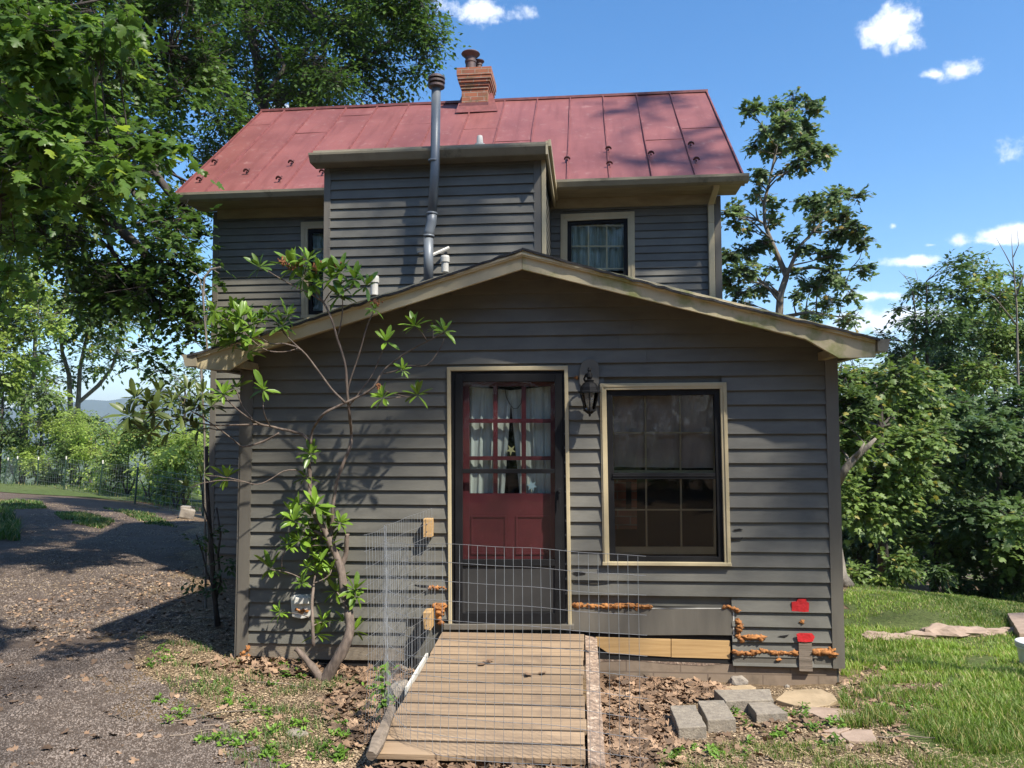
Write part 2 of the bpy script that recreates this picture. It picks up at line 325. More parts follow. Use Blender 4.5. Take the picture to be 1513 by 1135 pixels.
def npmesh(name, V, F, k, m, parent=None):     # V (n,3), F (m,k)
    me = bpy.data.meshes.new(name); off = np.array(parent_world(parent)) if parent else 0
    V = np.ascontiguousarray(V - off, dtype=np.float32); F = np.ascontiguousarray(F, dtype=np.int32)
    me.vertices.add(len(V)); me.vertices.foreach_set('co', V.ravel()); me.loops.add(F.size); me.loops.foreach_set('vertex_index', F.ravel())
    me.polygons.add(len(F)); me.polygons.foreach_set('loop_start', np.arange(0, F.size, k, dtype=np.int32)); me.polygons.foreach_set('loop_total', np.full(len(F), k, np.int32))
    me.materials.append(M[m]); me.update(calc_edges=True)
    o = bpy.data.objects.new(name, me); COL.objects.link(o); o.parent = parent; return o
# leaf templates: points along y (stem to tip), x sideways, z normal; triangles
T_DIAM = (np.array([(0,0,0),(.28,.45,.05),(0,1,-.06),(-.28,.45,.05)]), np.array([(0,1,2),(0,2,3)]))
T_OVAL = (np.array([(0,0,0),(.2,.3,.04),(.2,.68,.03),(0,1,-.12),(-.2,.68,.03),(-.2,.3,.04)]), np.array([(0,1,2),(0,2,3),(0,3,4),(0,4,5)]))
_ml = [(0,0),(.22,-.02),(.5,.16),(.36,.28),(.62,.55),(.34,.5),(.2,.6),(.24,.78),(0,1.0),(-.24,.78),(-.2,.6),(-.34,.5),(-.62,.55),(-.36,.28),(-.5,.16),(-.22,-.02)]
T_MAPLE = (np.array([(0,.3,.04)]+[(x,y,-.16*abs(x)-.06*y) for x,y in _ml]), np.array([(0,i,i+1) for i in range(1,16)]+[(0,16,1)]))
T_LONG = (np.array([(0,0,0),(.10,.25,.03),(.15,.58,.035),(.10,.85,-.02),(0,1,-.08),(-.10,.85,-.02),(-.15,.58,.035),(-.10,.25,.03),(0,.4,-.02),(0,.75,-.04)]),
          np.array([(0,1,8),(1,2,8),(2,9,8),(2,3,9),(3,4,9),(4,5,9),(5,6,9),(6,8,9),(6,7,8),(7,0,8)]))
def unit(a): return a/np.maximum(np.linalg.norm(a, axis=-1, keepdims=True), 1e-9)
def leafmesh(name, m, parent, P, D, Nn, size, tmpl):
    """leaves at P pointing along D with normals near Nn"""
    V0, F0 = tmpl; D = unit(D); X = unit(np.cross(D, Nn)); Z = np.cross(X, D); s = np.asarray(size).reshape(-1, 1, 1)
    V = P[:, None, :] + s*(V0[None, :, 0:1]*X[:, None, :] + V0[None, :, 1:2]*D[:, None, :] + V0[None, :, 2:3]*Z[:, None, :])
    F = F0[None]+np.arange(len(P))[:, None, None]*len(V0)
    return npmesh(name, V.reshape(-1, 3), F.reshape(-1, 3), 3, m, parent)
def rdir(n): return unit(RNG.normal(size=(n, 3)))
def sprays(clusters, per, leaf, spl=.35, droop=.25, flat=.6, hollow=0.0):
    """clusters: (cx,cy,cz,rx,ry,rz,nspray). returns leaf positions, directions, normals, sizes and twig segments"""
    P = []; D = []; NN = []; SZ = []; TW = []
    for (cx, cy, cz, rx, ry, rz, n) in clusters:
        n = max(int(n), 1); q = rdir(n)*(RNG.random((n, 1))**(1/3 if not hollow else 1/(3+6*hollow)))
        # clumpy: pull toward sub-centres
        k = max(2, n//9); sub = rdir(k)*(RNG.random((k, 1))**.4)*.85; idx = RNG.integers(0, k, n)
        q = q*.42 + sub[idx]*.72
        c = np.array((cx, cy, cz)); r = np.array((rx, ry, rz)); pos = c+q*r
        dr = unit(q*.9 + rdir(n)*.6 + np.array((0, 0, -.05)))
        dr[:, 2] *= flat; dr = unit(dr)
        ln = spl*(.6+.8*RNG.random((n, 1)))
        TW.append((pos, pos+dr*ln))
        for j in range(per):
            t = (j+.6)/per; side = unit(np.cross(dr, np.array((0, 0, 1.0))) + 1e-6)*(1 if j % 2 else -1)
            p = pos + dr*ln*t + rdir(n)*leaf*.25; p[:, 2] -= droop*ln[:, 0]*t*t
            d = unit(dr*.6 + side*(.9*(1-t)+.15) + rdir(n)*.35 + np.array((0, 0, -droop)))
            P.append(p); D.append(d); NN.append(unit(rdir(n)*.55+np.array((0, -.12, .85)))); SZ.append(leaf*(.65+.6*RNG.random(n)))
    return np.concatenate(P), np.concatenate(D), np.concatenate(NN), np.concatenate(SZ), TW
def twigmesh(mb_list, TW, r, frac=1.0):
    A = np.concatenate([a for a, b in TW]); B = np.concatenate([b for a, b in TW]); n = len(A)
    if frac < 1: k = RNG.random(n) < frac; A = A[k]; B = B[k]; n = len(A)
    A = A-(B-A)*.8
    d = unit(B-A); x = unit(np.cross(d, np.array((.1, .2, 1.0)))); y = np.cross(d, x)
    V = np.concatenate([A[:, None]+r*x[:, None], A[:, None]-.5*r*x[:, None]+.87*r*y[:, None], A[:, None]-.5*r*x[:, None]-.87*r*y[:, None], B[:, None]], 1)
    F = np.array([(0,1,3),(1,2,3),(2,0,3)])[None]+np.arange(n)[:, None, None]*4
    return V.reshape(-1, 3), F.reshape(-1, 3)
def smooth_path(p0, p1, bend=.15, n=7, sag=0, seed=None):
    p0 = Vector(p0); p1 = Vector(p1); L_ = (p1-p0).length
    o = Vector((random.uniform(-1,1), random.uniform(-1,1), random.uniform(-.3,1)))*bend*L_
    return [p0.lerp(p1, i/(n-1)) + o*math.sin(math.pi*i/(n-1)) + Vector((random.uniform(-1,1), random.uniform(-1,1), random.uniform(-1,1)))*.02*L_*(0 < i < n-1) for i in range(n)]
def tree(name, label, cat, base, skel, clusters, leaf, lmat, per=7, tm=T_DIAM, barkm='bark', group=None, spl=.4, limb=.05, twig=.012, twfrac=.5, flat=.6, droop=.25, crown='crown', trunk='trunk', bare=()):
    root = thing(name, base, label, cat, group)
    mb = MB(); pts = []
    for path, rad in skel:
        path = [Vector(p) for p in path]
        if len(path) == 2: path = smooth_path(path[0], path[1], .04, 6)
        if len(rad) != len(path): rad = list(np.interp(np.linspace(0, 1, len(path)), np.linspace(0, 1, len(rad)), rad))
        mb.tube(path, rad, 9, lump=.06)
        for a, b, ra, rb in zip(path, path[1:], rad, rad[1:]):
            for t in (0, .33, .66): pts.append((a.lerp(b, t), ra+(rb-ra)*t))
        pts.append((path[-1], rad[-1]))
    for c in clusters:
        if not pts: break
        cc = Vector(c[:3]); q, r = min(pts, key=lambda k: (k[0]-cc).length + (.6*max(0, k[0].z-cc.z+.3)))
        if (q-cc).length > .25:
            rr = min(r*.7, limb*(.5+.5*min(1, (q-cc).length/2))); path = smooth_path(q, cc, .12, 6)
            mb.tube(path, [rr*(1-.8*i/5) for i in range(6)], 6)
            for _ in range(3):
                e = cc+Vector((random.uniform(-1,1)*c[3], random.uniform(-1,1)*c[4], random.uniform(-.8,1)*c[5]))*.75
                mb.tube(smooth_path(path[3], e, .1, 4), [rr*.45, rr*.35, rr*.25, rr*.1], 5)
    for a, b, r in bare: mb.tube(smooth_path(a, b, .1, 6), [r*(1-.15*i) for i in range(6)], 5)
    if mb.v: mb.build(trunk, barkm, root, smooth=True)
    if clusters:
        P, D, NN, SZ, TW = sprays(clusters, per, leaf, spl, droop, flat)
        leafmesh(crown, lmat, root, P, D, NN, SZ, tm)
        if twig:
            V, F = twigmesh(None, TW, twig, twfrac); npmesh('twigs', V, F, 3, barkm, root)
    return root
# ------------------------------------------------------------------ world and sun
sun_dir = Vector((.62, -.52, 1.0)).normalized()
el = math.asin(sun_dir.z); az = math.atan2(sun_dir.x, sun_dir.y)
sl = bpy.data.lights.new('sun', 'SUN'); sl.energy = 4.8; sl.angle = math.radians(1.2); sl.color = (1, .94,.84)
so = bpy.data.objects.new('sun', sl); COL.objects.link(so); so.rotation_euler = sun_dir.to_track_quat('Z', 'Y').to_euler(); so.location = (20, -20, 30)
W = bpy.data.worlds.new('World'); S.world = W; W.use_nodes = True; nt = W.node_tree; nt.nodes.clear()
wo = N(nt, 'ShaderNodeOutputWorld'); bg = N(nt, 'ShaderNodeBackground', Strength=.125); L(nt, bg.outputs[0], wo.inputs[0])
sk = N(nt, 'ShaderNodeTexSky'); sk.sky_type = 'NISHITA'; sk.sun_disc = False; sk.sun_elevation = el; sk.sun_rotation = az
sk.air_density = 1.0; sk.dust_density = .6; sk.ozone_density = 2.6; sk.altitude = 200
hs = N(nt, 'ShaderNodeHueSaturation', Saturation=1.3, Value=1.0); L(nt, sk.outputs[0], hs.inputs['Color'])
tc = N(nt, 'ShaderNodeTexCoord'); DV = tc.outputs['Generated']
nz = N(nt, 'ShaderNodeTexNoise', Scale=26, Detail=7, Roughness=.62); L(nt, DV, nz.inputs['Vector'])
nz2 = N(nt, 'ShaderNodeTexNoise', Scale=9, Detail=4, Roughness=.55); L(nt, DV, nz2.inputs['Vector'])
def mth(op, a, b=None):
    m = N(nt, 'ShaderNodeMath', operation=op)
    for i, q in enumerate((a, b)):
        if q is None: continue
        if hasattr(q, 'is_linked'): L(nt, q, m.inputs[i])
        else: m.inputs[i].default_value = q
    return m.outputs[0]
total = None
for (u, v, ru, rv, ang, w) in ((1318,44,30,24,.25,1.15),(1334,60,20,16,-.5,1.0),(1412,106,24,13,-.3,1.1),(1380,110,34,9,-.08,.9),(705,14,56,17,.1,1.15),(610,26,40,10,.1,.8),(520,165,60,9,.05,1.0),(430,162,40,8,0,.9),(1480,348,60,11,-.1,1.1),(1500,342,30,12,0,1),
                               (1350,386,62,8,-.05,.95),(1310,437,60,9,0,.95),(1330,470,90,15,-.05,1.2),(1270,480,50,14,0,1.1),(1460,356,52,8,0,1.0),(192,519,24,7,-.1,.95),(1320,334,8,6,0,.75),(1376,362,14,4,0,.6),(1247,137,9,3,0,.4),(1640,200,120,30,0,1),(-200,180,160,50,0,1),(60,600,80,8,0,.6),(1100,-200,160,40,.2,1.1)):
    c = ray(u, v).normalized(); r_ = (ray(u+math.cos(ang), v+math.sin(ang)).normalized()-c).normalized(); up_ = c.cross(r_)
    outs = []
    for vec, sz in ((r_, ru), (up_, rv)):
        d = N(nt, 'ShaderNodeVectorMath', operation='DOT_PRODUCT'); L(nt, DV, d.inputs[0]); d.inputs[1].default_value = vec
        q = mth('MULTIPLY', mth('SUBTRACT', d.outputs['Value'], c.dot(vec)), FPX/sz/1.0); outs.append(mth('MULTIPLY', q, q))
    fr = N(nt, 'ShaderNodeVectorMath', operation='DOT_PRODUCT'); L(nt, DV, fr.inputs[0]); fr.inputs[1].default_value = c
    m_ = mth('MULTIPLY', mth('SUBTRACT', w, mth('SQRT', mth('ADD', outs[0], outs[1]))), mth('GREATER_THAN', fr.outputs['Value'], .2))
    m_ = mth('MAXIMUM', m_, -1.0)
    total = m_ if total is None else mth('MAXIMUM', total, m_)
fld = mth('ADD', mth('MULTIPLY', total, .9), mth('ADD', mth('MULTIPLY', mth('SUBTRACT', nz.outputs[0], .5), 3.0), mth('MULTIPLY', mth('SUBTRACT', nz2.outputs[0], .5), .9)))
mr = N(nt, 'ShaderNodeMapRange'); mr.interpolation_type = 'SMOOTHSTEP'; mr.inputs[1].default_value = .02; mr.inputs[2].default_value = .85; mr.inputs[4].default_value = .92; L(nt, fld, mr.inputs[0])
shade = mixc(nt, nz.outputs[0], (7.6,7.6,7.8), (5.2,5.5,6.2))
L(nt, mixc(nt, mr.outputs[0], hs.outputs[0], shade), bg.inputs[0])
S.view_settings.view_transform = 'Standard'; S.view_settings.look = 'None'; S.view_settings.gamma = 1; S.view_settings.exposure = .9
cy = S.cycles; cy.use_denoising = True; cy.max_bounces = 7; cy.diffuse_bounces = 3; cy.glossy_bounces = 3; cy.transmission_bounces = 5; cy.transparent_max_bounces = 8
cy.caustics_reflective = False; cy.caustics_refractive = False; cy.sample_clamp_indirect = 6; cy.volume_bounces = 0
# ------------------------------------------------------------------ ground sheet, driveway
def axis(lo, hi, st, far):
    a = list(np.arange(lo, hi+1e-6, st)); s = st; x = hi
    while x < far: s *= 1.16; x += s; a.append(x)
    s = st; x = lo; b = []
    while x > -far: s *= 1.16; x -= s; b.append(x)
    return np.array(b[::-1]+a)
GX = axis(-15, 12, .125, 3800); GY = axis(-7, 27, .125, 3800)
XX, YY = np.meshgrid(GX, GY, indexing='ij'); ZZ = gh(XX, YY)
nx, ny = XX.shape
I = np.arange(nx*ny).reshape(nx, ny)
Q = np.stack([I[:-1, :-1], I[1:, :-1], I[1:, 1:], I[:-1, 1:]], -1).reshape(-1, 4)
VG = np.stack([XX, YY, ZZ], -1).reshape(-1, 3)
tag(npmesh('ground', VG, Q, 4, 'ground'), kind='structure')
def inpoly(x, y, poly):
    c = np.zeros(np.shape(x), bool); n = len(poly)
    for i in range(n):
        x1, y1 = poly[i]; x2, y2 = poly[(i+1) % n]
        c ^= ((y1 > y) != (y2 > y)) & (x < (x2-x1)*(y-y1)/(y2-y1+1e-12)+x1)
    return c
drive_px = [(-120,1500),(430,1400),(425,1135),(330,1068),(215,1000),(185,945),(240,885),(285,850),(296,800),(282,775),(235,752),(120,735),(0,727),(-260,726)]
DP = [tuple(G(u, v)[:2]) for u, v in drive_px] + [(-15, 14), (-15, -7)]
cxq = (XX[:-1, :-1]+XX[1:, 1:])/2; cyq = (YY[:-1, :-1]+YY[1:, 1:])/2
wob = (vnoise(cxq, cyq, .5, 5)-.5)*.7+(vnoise(cxq, cyq, .14, 6)-.5)*.3
k = inpoly(cxq+wob, cyq+wob, DP).ravel(); QD = Q[k]; us, inv = np.unique(QD, return_inverse=True)
VD = VG[us].copy(); VD[:, 2] += .005
tag(npmesh('driveway', VD, inv.reshape(-1, 4), 4, 'drive'), kind='structure')
# ------------------------------------------------------------------ house
house = thing('house', (0, 0, 0), 'dark grey clapboard two-storey house with red metal roof and a low gabled entry wing', 'house')
def siding(mb, F, xl, xr, z0, z1, expo, holes, phase=0.0, t=.025, out0=.0, seg=.45):
    z = z0 + (phase - z0) % expo - expo; nb = 0
    while z < z1:
        za, zb = max(z, z0), min(z+expo, z1); nb += 1
        if zb-za > .004:
            l = xl(max(za, .5*(za+zb))) if callable(xl) else xl; r = xr(.5*(za+zb)) if callable(xr) else xr
            iv = [(l, r)]
            for (hx0, hx1, hz0, hz1) in holes:
                if hz1 > za+.004 and hz0 < zb-.004:
                    nv = []
                    for a, b in iv:
                        if hx1 <= a or hx0 >= b: nv.append((a, b)); continue
                        if hx0 > a: nv.append((a, hx0))
                        if hx1 < b: nv.append((hx1, b))
                    iv = nv
            jv = []
            for a, b in iv:
                x = a+random.uniform(1.2, 3.6)
                while x < b-.5: jv.append((a, x-.0012)); a = x+.0012; x = a+random.uniform(1.4, 3.6)
                jv.append((a, b))
            for a, b in jv:
                if b-a < .01: continue
                n = max(1, int((b-a)/seg)); V = []; Fc = []
                for i in range(n+1):
                    x = a+(b-a)*i/n; w = (mnoise.noise(Vector((x*1.1, nb*5.3, 1)))*.005); w2 = mnoise.noise(Vector((x*1.7, nb*3.1, 9)))*.002
                    V += [F.w(x, za+w, out0+t+w2), F.w(x, zb+.006, out0+.002), F.w(x, za+w, out0-.01)]
                for i in range(n):
                    k = 3*i; Fc += [(k, k+3, k+4, k+1), (k+2, k+5, k+3, k)]
                mb.add(V, Fc)
        z += expo
# ---- entry wing (EXT frame)
xL, _ = EXT.px(351, 800); xR, _ = EXT.px(1243, 800)
pk = EXT.px(771, 366.5, .39); el_ = EXT.px(276, 524, .39); er_ = EXT.px(1300, 499, .39); DRP = .055
xPeak = pk[0]; zPeak = pk[1]-DRP; zEaveWall = EXT.px(357, 538)[1]
def line_x(z, e): return e[0]+(pk[0]-e[0])*(z+DRP-e[1])/(pk[1]-e[1])
def gab_l(z): return max(xL+.05, line_x(z, el_))
def gab_r(z): return min(xR-.05, line_x(z, er_))
zWL = el_[1]-DRP+(pk[1]-el_[1])*(xL+.04-el_[0])/(pk[0]-el_[0]); zWR = er_[1]-DRP+(pk[1]-er_[1])*(xR-.04-er_[0])/(pk[0]-er_[0])
def hole(F, u0, v0, u1, v1):
    a = F.px(u0, v0); b = F.px(u1, v1); return (a[0], b[0], b[1], a[1])
door_h = hole(EXT, 664, 546, 836, 926); win_h = hole(EXT, 892, 571, 1071, 833)
patch_h = hole(EXT, 841, 897, 1083, 1020); low_h = hole(EXT, 600, 926, 841, 1020)
Zl = EXT.px(367, 847.4)[1]; EXPO = .1135
zsp = Zl + EXPO*math.ceil((EXT.px(750, 546)[1]-Zl)/EXPO)
sb = MB()
xm, _ = EXT.px(660, 700); xm2, _ = EXT.px(838, 700); zdoor = zsp
zb_l = EXT.px(450, 950)[1]; zb_r = EXT.px(1150, 984)[1]
siding(sb, EXT, gab_l, lambda z: min(gab_r(z), door_h[0]), zb_l, zdoor, EXPO, [door_h, low_h], Zl)
siding(sb, EXT, door_h[1], gab_r, zb_r, zdoor, EXPO*1.012, [win_h, patch_h, (door_h[1], door_h[1]+.0, 0, 0)], zsp)
mid_h = (door_h[0], door_h[1], door_h[3], zdoor)
siding(sb, EXT, door_h[0], door_h[1], door_h[3]-.02, zdoor, EXPO, [], Zl)
siding(sb, EXT, gab_l, gab_r, zdoor, zPeak+.03, EXPO, [win_h], Zl)
sb.build('clapboard_siding', 'siding', house)
# inner wall sheathing behind boards (with real openings) and side walls
yb = 3.9
wl = MB()
def wall_with_holes(mb, F, x0, x1, z0, z1, holes, o0, o1):
    xs = sorted(set([x0, x1]+[min(max(h[i], x0), x1) for h in holes for i in (0, 1)])); zs = sorted(set([z0, z1]+[min(max(h[i], z0), z1) for h in holes for i in (2, 3)]))
    for a, b in zip(xs, xs[1:]):
        for c, d in zip(zs, zs[1:]):
            if b-a < .004 or d-c < .004: continue
            m = ((a+b)/2, (c+d)/2)
            if any(h[0] < m[0] < h[1] and h[2] < m[1] < h[3] for h in holes): continue
            mb.fbox(F, a, b, c, d, o0, o1)
wall_with_holes(wl, EXT, xL+.04, xR-.04, -.1, zEaveWall, [door_h, win_h], -.10, -.012)
wl.prism([EXT.w(xL+.04, zEaveWall+.001, -.012), EXT.w(xR-.04, zEaveWall+.001, -.012), EXT.w(xR-.04, zWR, -.012), EXT.w(xPeak, zPeak, -.012), EXT.w(xL+.04, zWL, -.012)], (0, .09, 0))
wl.fbox(EXT, xL+.04, xL+.12, -.1, zEaveWall, -yb, -.101); wl.fbox(EXT, xR-.12, xR-.04, -.1, zEaveWall, -yb, -.101)
wl.build('wall_sheathing', 'siding', house)
SL = Frame(xL+.04, 0, 0)
for sx, sg in ((xL+.04, -1), (xR-.04, 1)):      # side clapboards of the wing
    sd = MB(); z = 0.16
    while z < zEaveWall+.1:
        sd.add([(sx+sg*.013, .05, z), (sx+sg*.013, yb, z), (sx+sg*.002, yb, z+EXPO+.004), (sx+sg*.002, .05, z+EXPO+.004), (sx-sg*.01, .05, z), (sx-sg*.01, yb, z)], [(0,1,2,3),(0,1,5,4)]); z += EXPO
    sd.build('side_siding', 'siding', house)
cb_ = MB(); cb_.pquad(EXT, [(349,971),(365.5,971),(374,548),(358,548)], .028, .045)
cb_.hexa([(xL-.005,-.017,.1),(xL+.03,-.017,.1),(xL+.03,.09,.1),(xL-.005,.09,.1),(xL+.01,-.017,zEaveWall),(xL+.045,-.017,zEaveWall),(xL+.045,.09,zEaveWall),(xL+.01,.09,zEaveWall)])
cb_.build('corner_board', 'trimgrey', house)
cb_ = MB(); cb_.pquad(EXT, [(1231,988),(1249,988),(1237.5,530),(1219,530)], .028, .045)
cb_.build('corner_board', 'trimgrey', house)
sk_ = MB(); sk_.pquad(EXT, [(366,950.5),(556,951.5),(600,951.5),(600,977),(430,974),(366,969)], .012, .03); sk_.build('skirt_board', 'tan', house, bevel=.003)
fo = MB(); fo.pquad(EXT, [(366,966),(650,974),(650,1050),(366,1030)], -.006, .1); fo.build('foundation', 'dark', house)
fo = MB(); fo.pquad(EXT, [(850,960),(1236,960),(1237,1060),(850,1060)], -.006, .1); fo.fbox(EXT, EXT.px(1236,990)[0]-.08, EXT.px(1236,990)[0], -.3, .24, -yb, -.116); fo.build('foundation', 'found', house)
# patched corner
p_ = MB(); p_.pquad(EXT, [(845,899),(1083.5,899),(1083,939),(1040,938.5),(960,939),(900,936),(845,932.5)], .016, .02); p_.build('patch_board', 'trimgrey', house, bevel=.002, label='plain flat grey board patched in right of the door')
p_ = MB(); p_.pquad(EXT, [(842,930),(1084,936),(1084,981),(842,972)], -.003, .003); p_.build('wall_cavity', 'dark', house)
p_ = MB(); p_.pquad(EXT, [(880,941.5),(991,944.5),(991,971),(900,966),(880,953)], .006, .038); p_.pquad(EXT, [(992,944.5),(1079,947),(1079,974),(992,971.5)], .004, .038); p_.build('rim_joist', 'lumber', house, bevel=.002, label='yellow new lumber pieces set under the patch board')
p_ = MB(); 
bot = [(1084,979),(1040,984),(985,981),(940,976),(882,978)]
p_.pquad(EXT, [(882,955),(900,967),(992,972),(1084,975)]+bot, -.004, .03); p_.build('mortar_strip', 'osb', house)
p_ = MB(); p_.pquad(EXT, [(1084,984),(1084,968),(1150,966),(1178,968),(1178,988)], .018, .02); p_.pquad(EXT, [(1203,988),(1203,966),(1230,966),(1230,986)], .018, .02); p_.build('patch_board', 'trimgrey', house, bevel=.002, label='small grey board low on the right corner under orange foam')
p_ = MB(); p_.pquad(EXT, [(1180,946),(1199.5,946),(1201,992.5),(1181,992)], .035, .02); p_.build('patch_plank', 'greywood', house, bevel=.002, label='short upright weathered plank held by red tape')
for q, s_ in (([(1170,903),(1170,890),(1177,889),(1179,885.5),(1191,885.5),(1192,889),(1195.5,891),(1195,904),(1188,904.5),(1180,903.5)], 0), ([(1177,937),(1182,935.5),(1200,936),(1204,941),(1201,948),(1190,949),(1179,948)], 1)):
    t_ = MB(); t_.pquad(EXT, q, .042 if s_ else .024, .006 if s_ else .012); t_.build('red_tape', 'tape', house, label='square red tape patch above the red-taped plank' if not s_ else 'red tape strip across the top of the plank')
def foam(path, r0, r1, dens=2.6, label=None, out=.02):
    mb = MB(); tp = []
    for i in range(len(path)*6-5):
        k_ = min(i//6, len(path)-2); t = i/6-k_; u = path[k_][0]*(1-t)+path[k_+1][0]*t; v = path[k_][1]*(1-t)+path[k_+1][1]*t+random.uniform(-.8, .8); x, z = EXT.px(u, v, out-.006); tp.append(EXT.w(x, z, out-.006))
    mb.tube(tp, [random.uniform(r0*.6, r1*.8) for _ in tp], 8, lump=.3)
    for (u0, v0), (u1, v1) in zip(path, path[1:]):
        n = max(1, int(math.hypot(u1-u0, v1-v0)/dens))
        for i in range(n):
            t = (i+random.random())/n; u = u0+(u1-u0)*t; v = v0+(v1-v0)*t+random.uniform(-1, 1)
            x, z = EXT.px(u, v, out); mb.blob(EXT.w(x, z+random.uniform(-.5,.4)*r0, out+random.uniform(-.006, .006)), random.uniform(r0*.55, r1), (random.uniform(1.0,1.8), .8, random.uniform(.6,1.1)), .75, 2, seed=random.random()*50, fr=2.6)
    return mb.build('spray_foam', 'foam', house, smooth=True, label=label)
q = MB(); q.pquad(EXT, [(962,898.4),(1068,898.6),(1068,899.8),(962,899.8)], .0175, .004); q.pquad(EXT, [(1083.2,903),(1084.8,903),(1085,938),(1083.4,938)], .0175, .004); q.build('caulk_line', 'white', house)
foam([(846,894),(875,896),(905,895),(935,894),(962,897)], .011, .021, label='orange foam bead along the seam right of the door'); foam([(940,896),(940,902)], .008, .012)
foam([(1068,897),(1078,897),(1090,902)], .012, .02); foam([(1090,916),(1094,926),(1090,936)], .014, .024)
foam([(1090,938),(1096,948),(1100,942),(1130,942)], .014, .024); foam([(1084,963),(1110,966),(1130,962),(1150,965),(1178,965)], .012, .02); foam([(1150,966),(1150,974)], .010, .014)
foam([(1204,962),(1212,966),(1222,962),(1230,968),(1228,960)], .02, .033); foam([(1184,918),(1187,919)], .016, .018); foam([(630,867),(660,869)], .010, .017)
foam([(645,893),(652,897),(648,910),(652,922)], .02, .032, label='thick orange foam column left of the door sill'); foam([(364,951),(366,960),(357,967),(366,969)], .012, .022, 2.2)
foam([(850,556),(854,556)], .012, .016)
# roof of the wing: rake boards at out=.35
OUT = .35
ra = MB(); ra.pquad(EXT, [(771,375),(771,398),(388,517),(338,547.5),(291,545),(291,526.5)], OUT, .03); ra.build('rake_board', 'cream', house, bevel=.003)
ra = MB(); ra.pquad(EXT, [(771.5,375),(1294,504),(1294,528),(1240,529.5),(1190,501),(771.5,398)], OUT, .03); ra.build('rake_board', 'mossy', house, bevel=.003)
cr = MB(); cr.pquad(EXT, [(771,369.5),(771,378.5),(291,529),(291,520.5)], OUT+.022, .022); cr.pquad(EXT, [(771,372.5),(771,376),(291,525.5),(291,522.5)], OUT+.03, .01); cr.build('crown_moulding', 'cream', house, bevel=.002)
cr = MB(); cr.pquad(EXT, [(771.5,369.5),(1294,498),(1294,506.5),(771.5,378.5)], OUT+.022, .022); cr.pquad(EXT, [(771.5,372.5),(1294,500),(1294,503),(771.5,376)], OUT+.03, .01); cr.build('crown_moulding', 'mossy', house, bevel=.002)
# roof slabs running back to the main wall
sh = MB()
def shing(p0, p1, n=44):
    out = []
    for i in range(n+1):
        t = i/n; x = p0[0]+(p1[0]-p0[0])*t; z = p0[1]+(p1[1]-p0[1])*t + random.uniform(-.006, .006) - .025*math.sin(math.pi*t); out.append((x, z))
    return out
for a, b in ((pk, el_), (pk, er_)):
    row = shing(a, b); V = []; Fc = []
    for x, z in row:
        j = random.uniform(-.008, .008); V += [(x, -(OUT+.04)+j, z), (x, -(OUT+.04)+j, z-.018), (x, 3.85, z), (x, 3.85, z-.018)]
    for i in range(len(row)-1):
        k = 4*i; Fc += [(k, k+4, k+5, k+1), (k, k+2, k+6, k+4), (k+1, k+5, k+7, k+3)]
    sh.add(V, Fc); 
sh.build('shingle_roof', 'shingle', house)
dk = MB()
for a, b, s_ in ((pk, el_, -1), (pk, er_, 1)):
    dk.hexa([(a[0], -OUT+.002, a[1]-.075), (b[0]-s_*.06, -OUT+.002, b[1]-.075), (b[0]-s_*.06, 3.8, b[1]-.075), (a[0], 3.8, a[1]-.075), (a[0], -OUT+.002, a[1]-.03), (b[0]-s_*.06, -OUT+.002, b[1]-.03), (b[0]-s_*.06, 3.8, b[1]-.03), (a[0], 3.8, a[1]-.03)])
dk.build('roof_deck', 'soffit', house)
for (u0, u1, v0, v1, s_) in ((268, 289.5, 524, 541, -1), (1297, 1317, 501, 519, 1)):      # wing gutters, seen from their ends
    g = MB(); a = EXT.px(u0, v0, OUT+.03); b = EXT.px(u1, v1, OUT+.03); x0, x1 = (a[0], b[0]); zt, zb = a[1], b[1]
    inner, outer = (x1, x0) if s_ < 0 else (x0, x1); mid = outer+(inner-outer)*.25
    g.prism([(inner, -OUT-.03, zt), (outer, -OUT-.03, zt), (outer+(inner-outer)*.12, -OUT-.03, zt-.03), (mid, -OUT-.03, zb), (inner, -OUT-.03, zb)], (0, OUT+3.9, 0)); g.build('gutter', 'gutter', house)
eb = MB(); eb.prect(EXT, 350, 533, 361, 543.5, .3, .3); eb.build('eave_return', 'soffit', house)
eb = MB(); eb.prect(EXT, 1226, 516, 1237, 528, .3, .3); eb.build('eave_return', 'soffit', house)
for a in ([(846,846),(858,844),(866,848),(852,851)],[(848,857),(880,860),(905,859),(880,862.5),(850,860)],[(1081,795),(1098,794),(1096,797),(1082,798)],[(1083,783),(1093,781),(1098,783),(1086,785)],[(1150,940),(1166,938),(1160,942)],[(930,893.5),(985,896),(1030,896.5),(985,898)],[(612,864),(632,865),(640,869),(622,868)]):
    q = MB(); q.pquad(EXT, a, .024, .004); q.build('rotten_crack', 'dark', house)
# ---- wall vent / lantern etc are below. Door
dr = MB()
dr.pquad(EXT, [(660,542.5),(665.6,547.5),(667.5,930),(662.5,930)], .04, .05); dr.pquad(EXT, [(833.5,546.5),(839,540.5),(845,928),(839.5,928)], .04, .05); dr.pquad(EXT, [(660,542.3),(839,540.3),(833.8,547),(665.4,548)], .0405, .05)
dr.build('door_casing', 'cream', house, bevel=.004)
th_ = MB(); th_.pquad(EXT, [(655,922.5),(848,923.5),(848,931),(655,931)], .055, .09); th_.build('threshold', 'trimgrey', house, bevel=.004)
D0 = bpy.data.objects.new('storm_door', None); COL.objects.link(D0); D0.parent = house; bx, bz = EXT.px(750, 924); D0.location = (bx, 0, bz)
q = MB(); q.prect(EXT, 666.5, 549, 672, 923, .022, .05); q.prect(EXT, 830.5, 548, 837, 923, .022, .05); q.prect(EXT, 672.2, 548.5, 830.3, 552, .021, .05); q.build('door_jamb', 'black', D0)
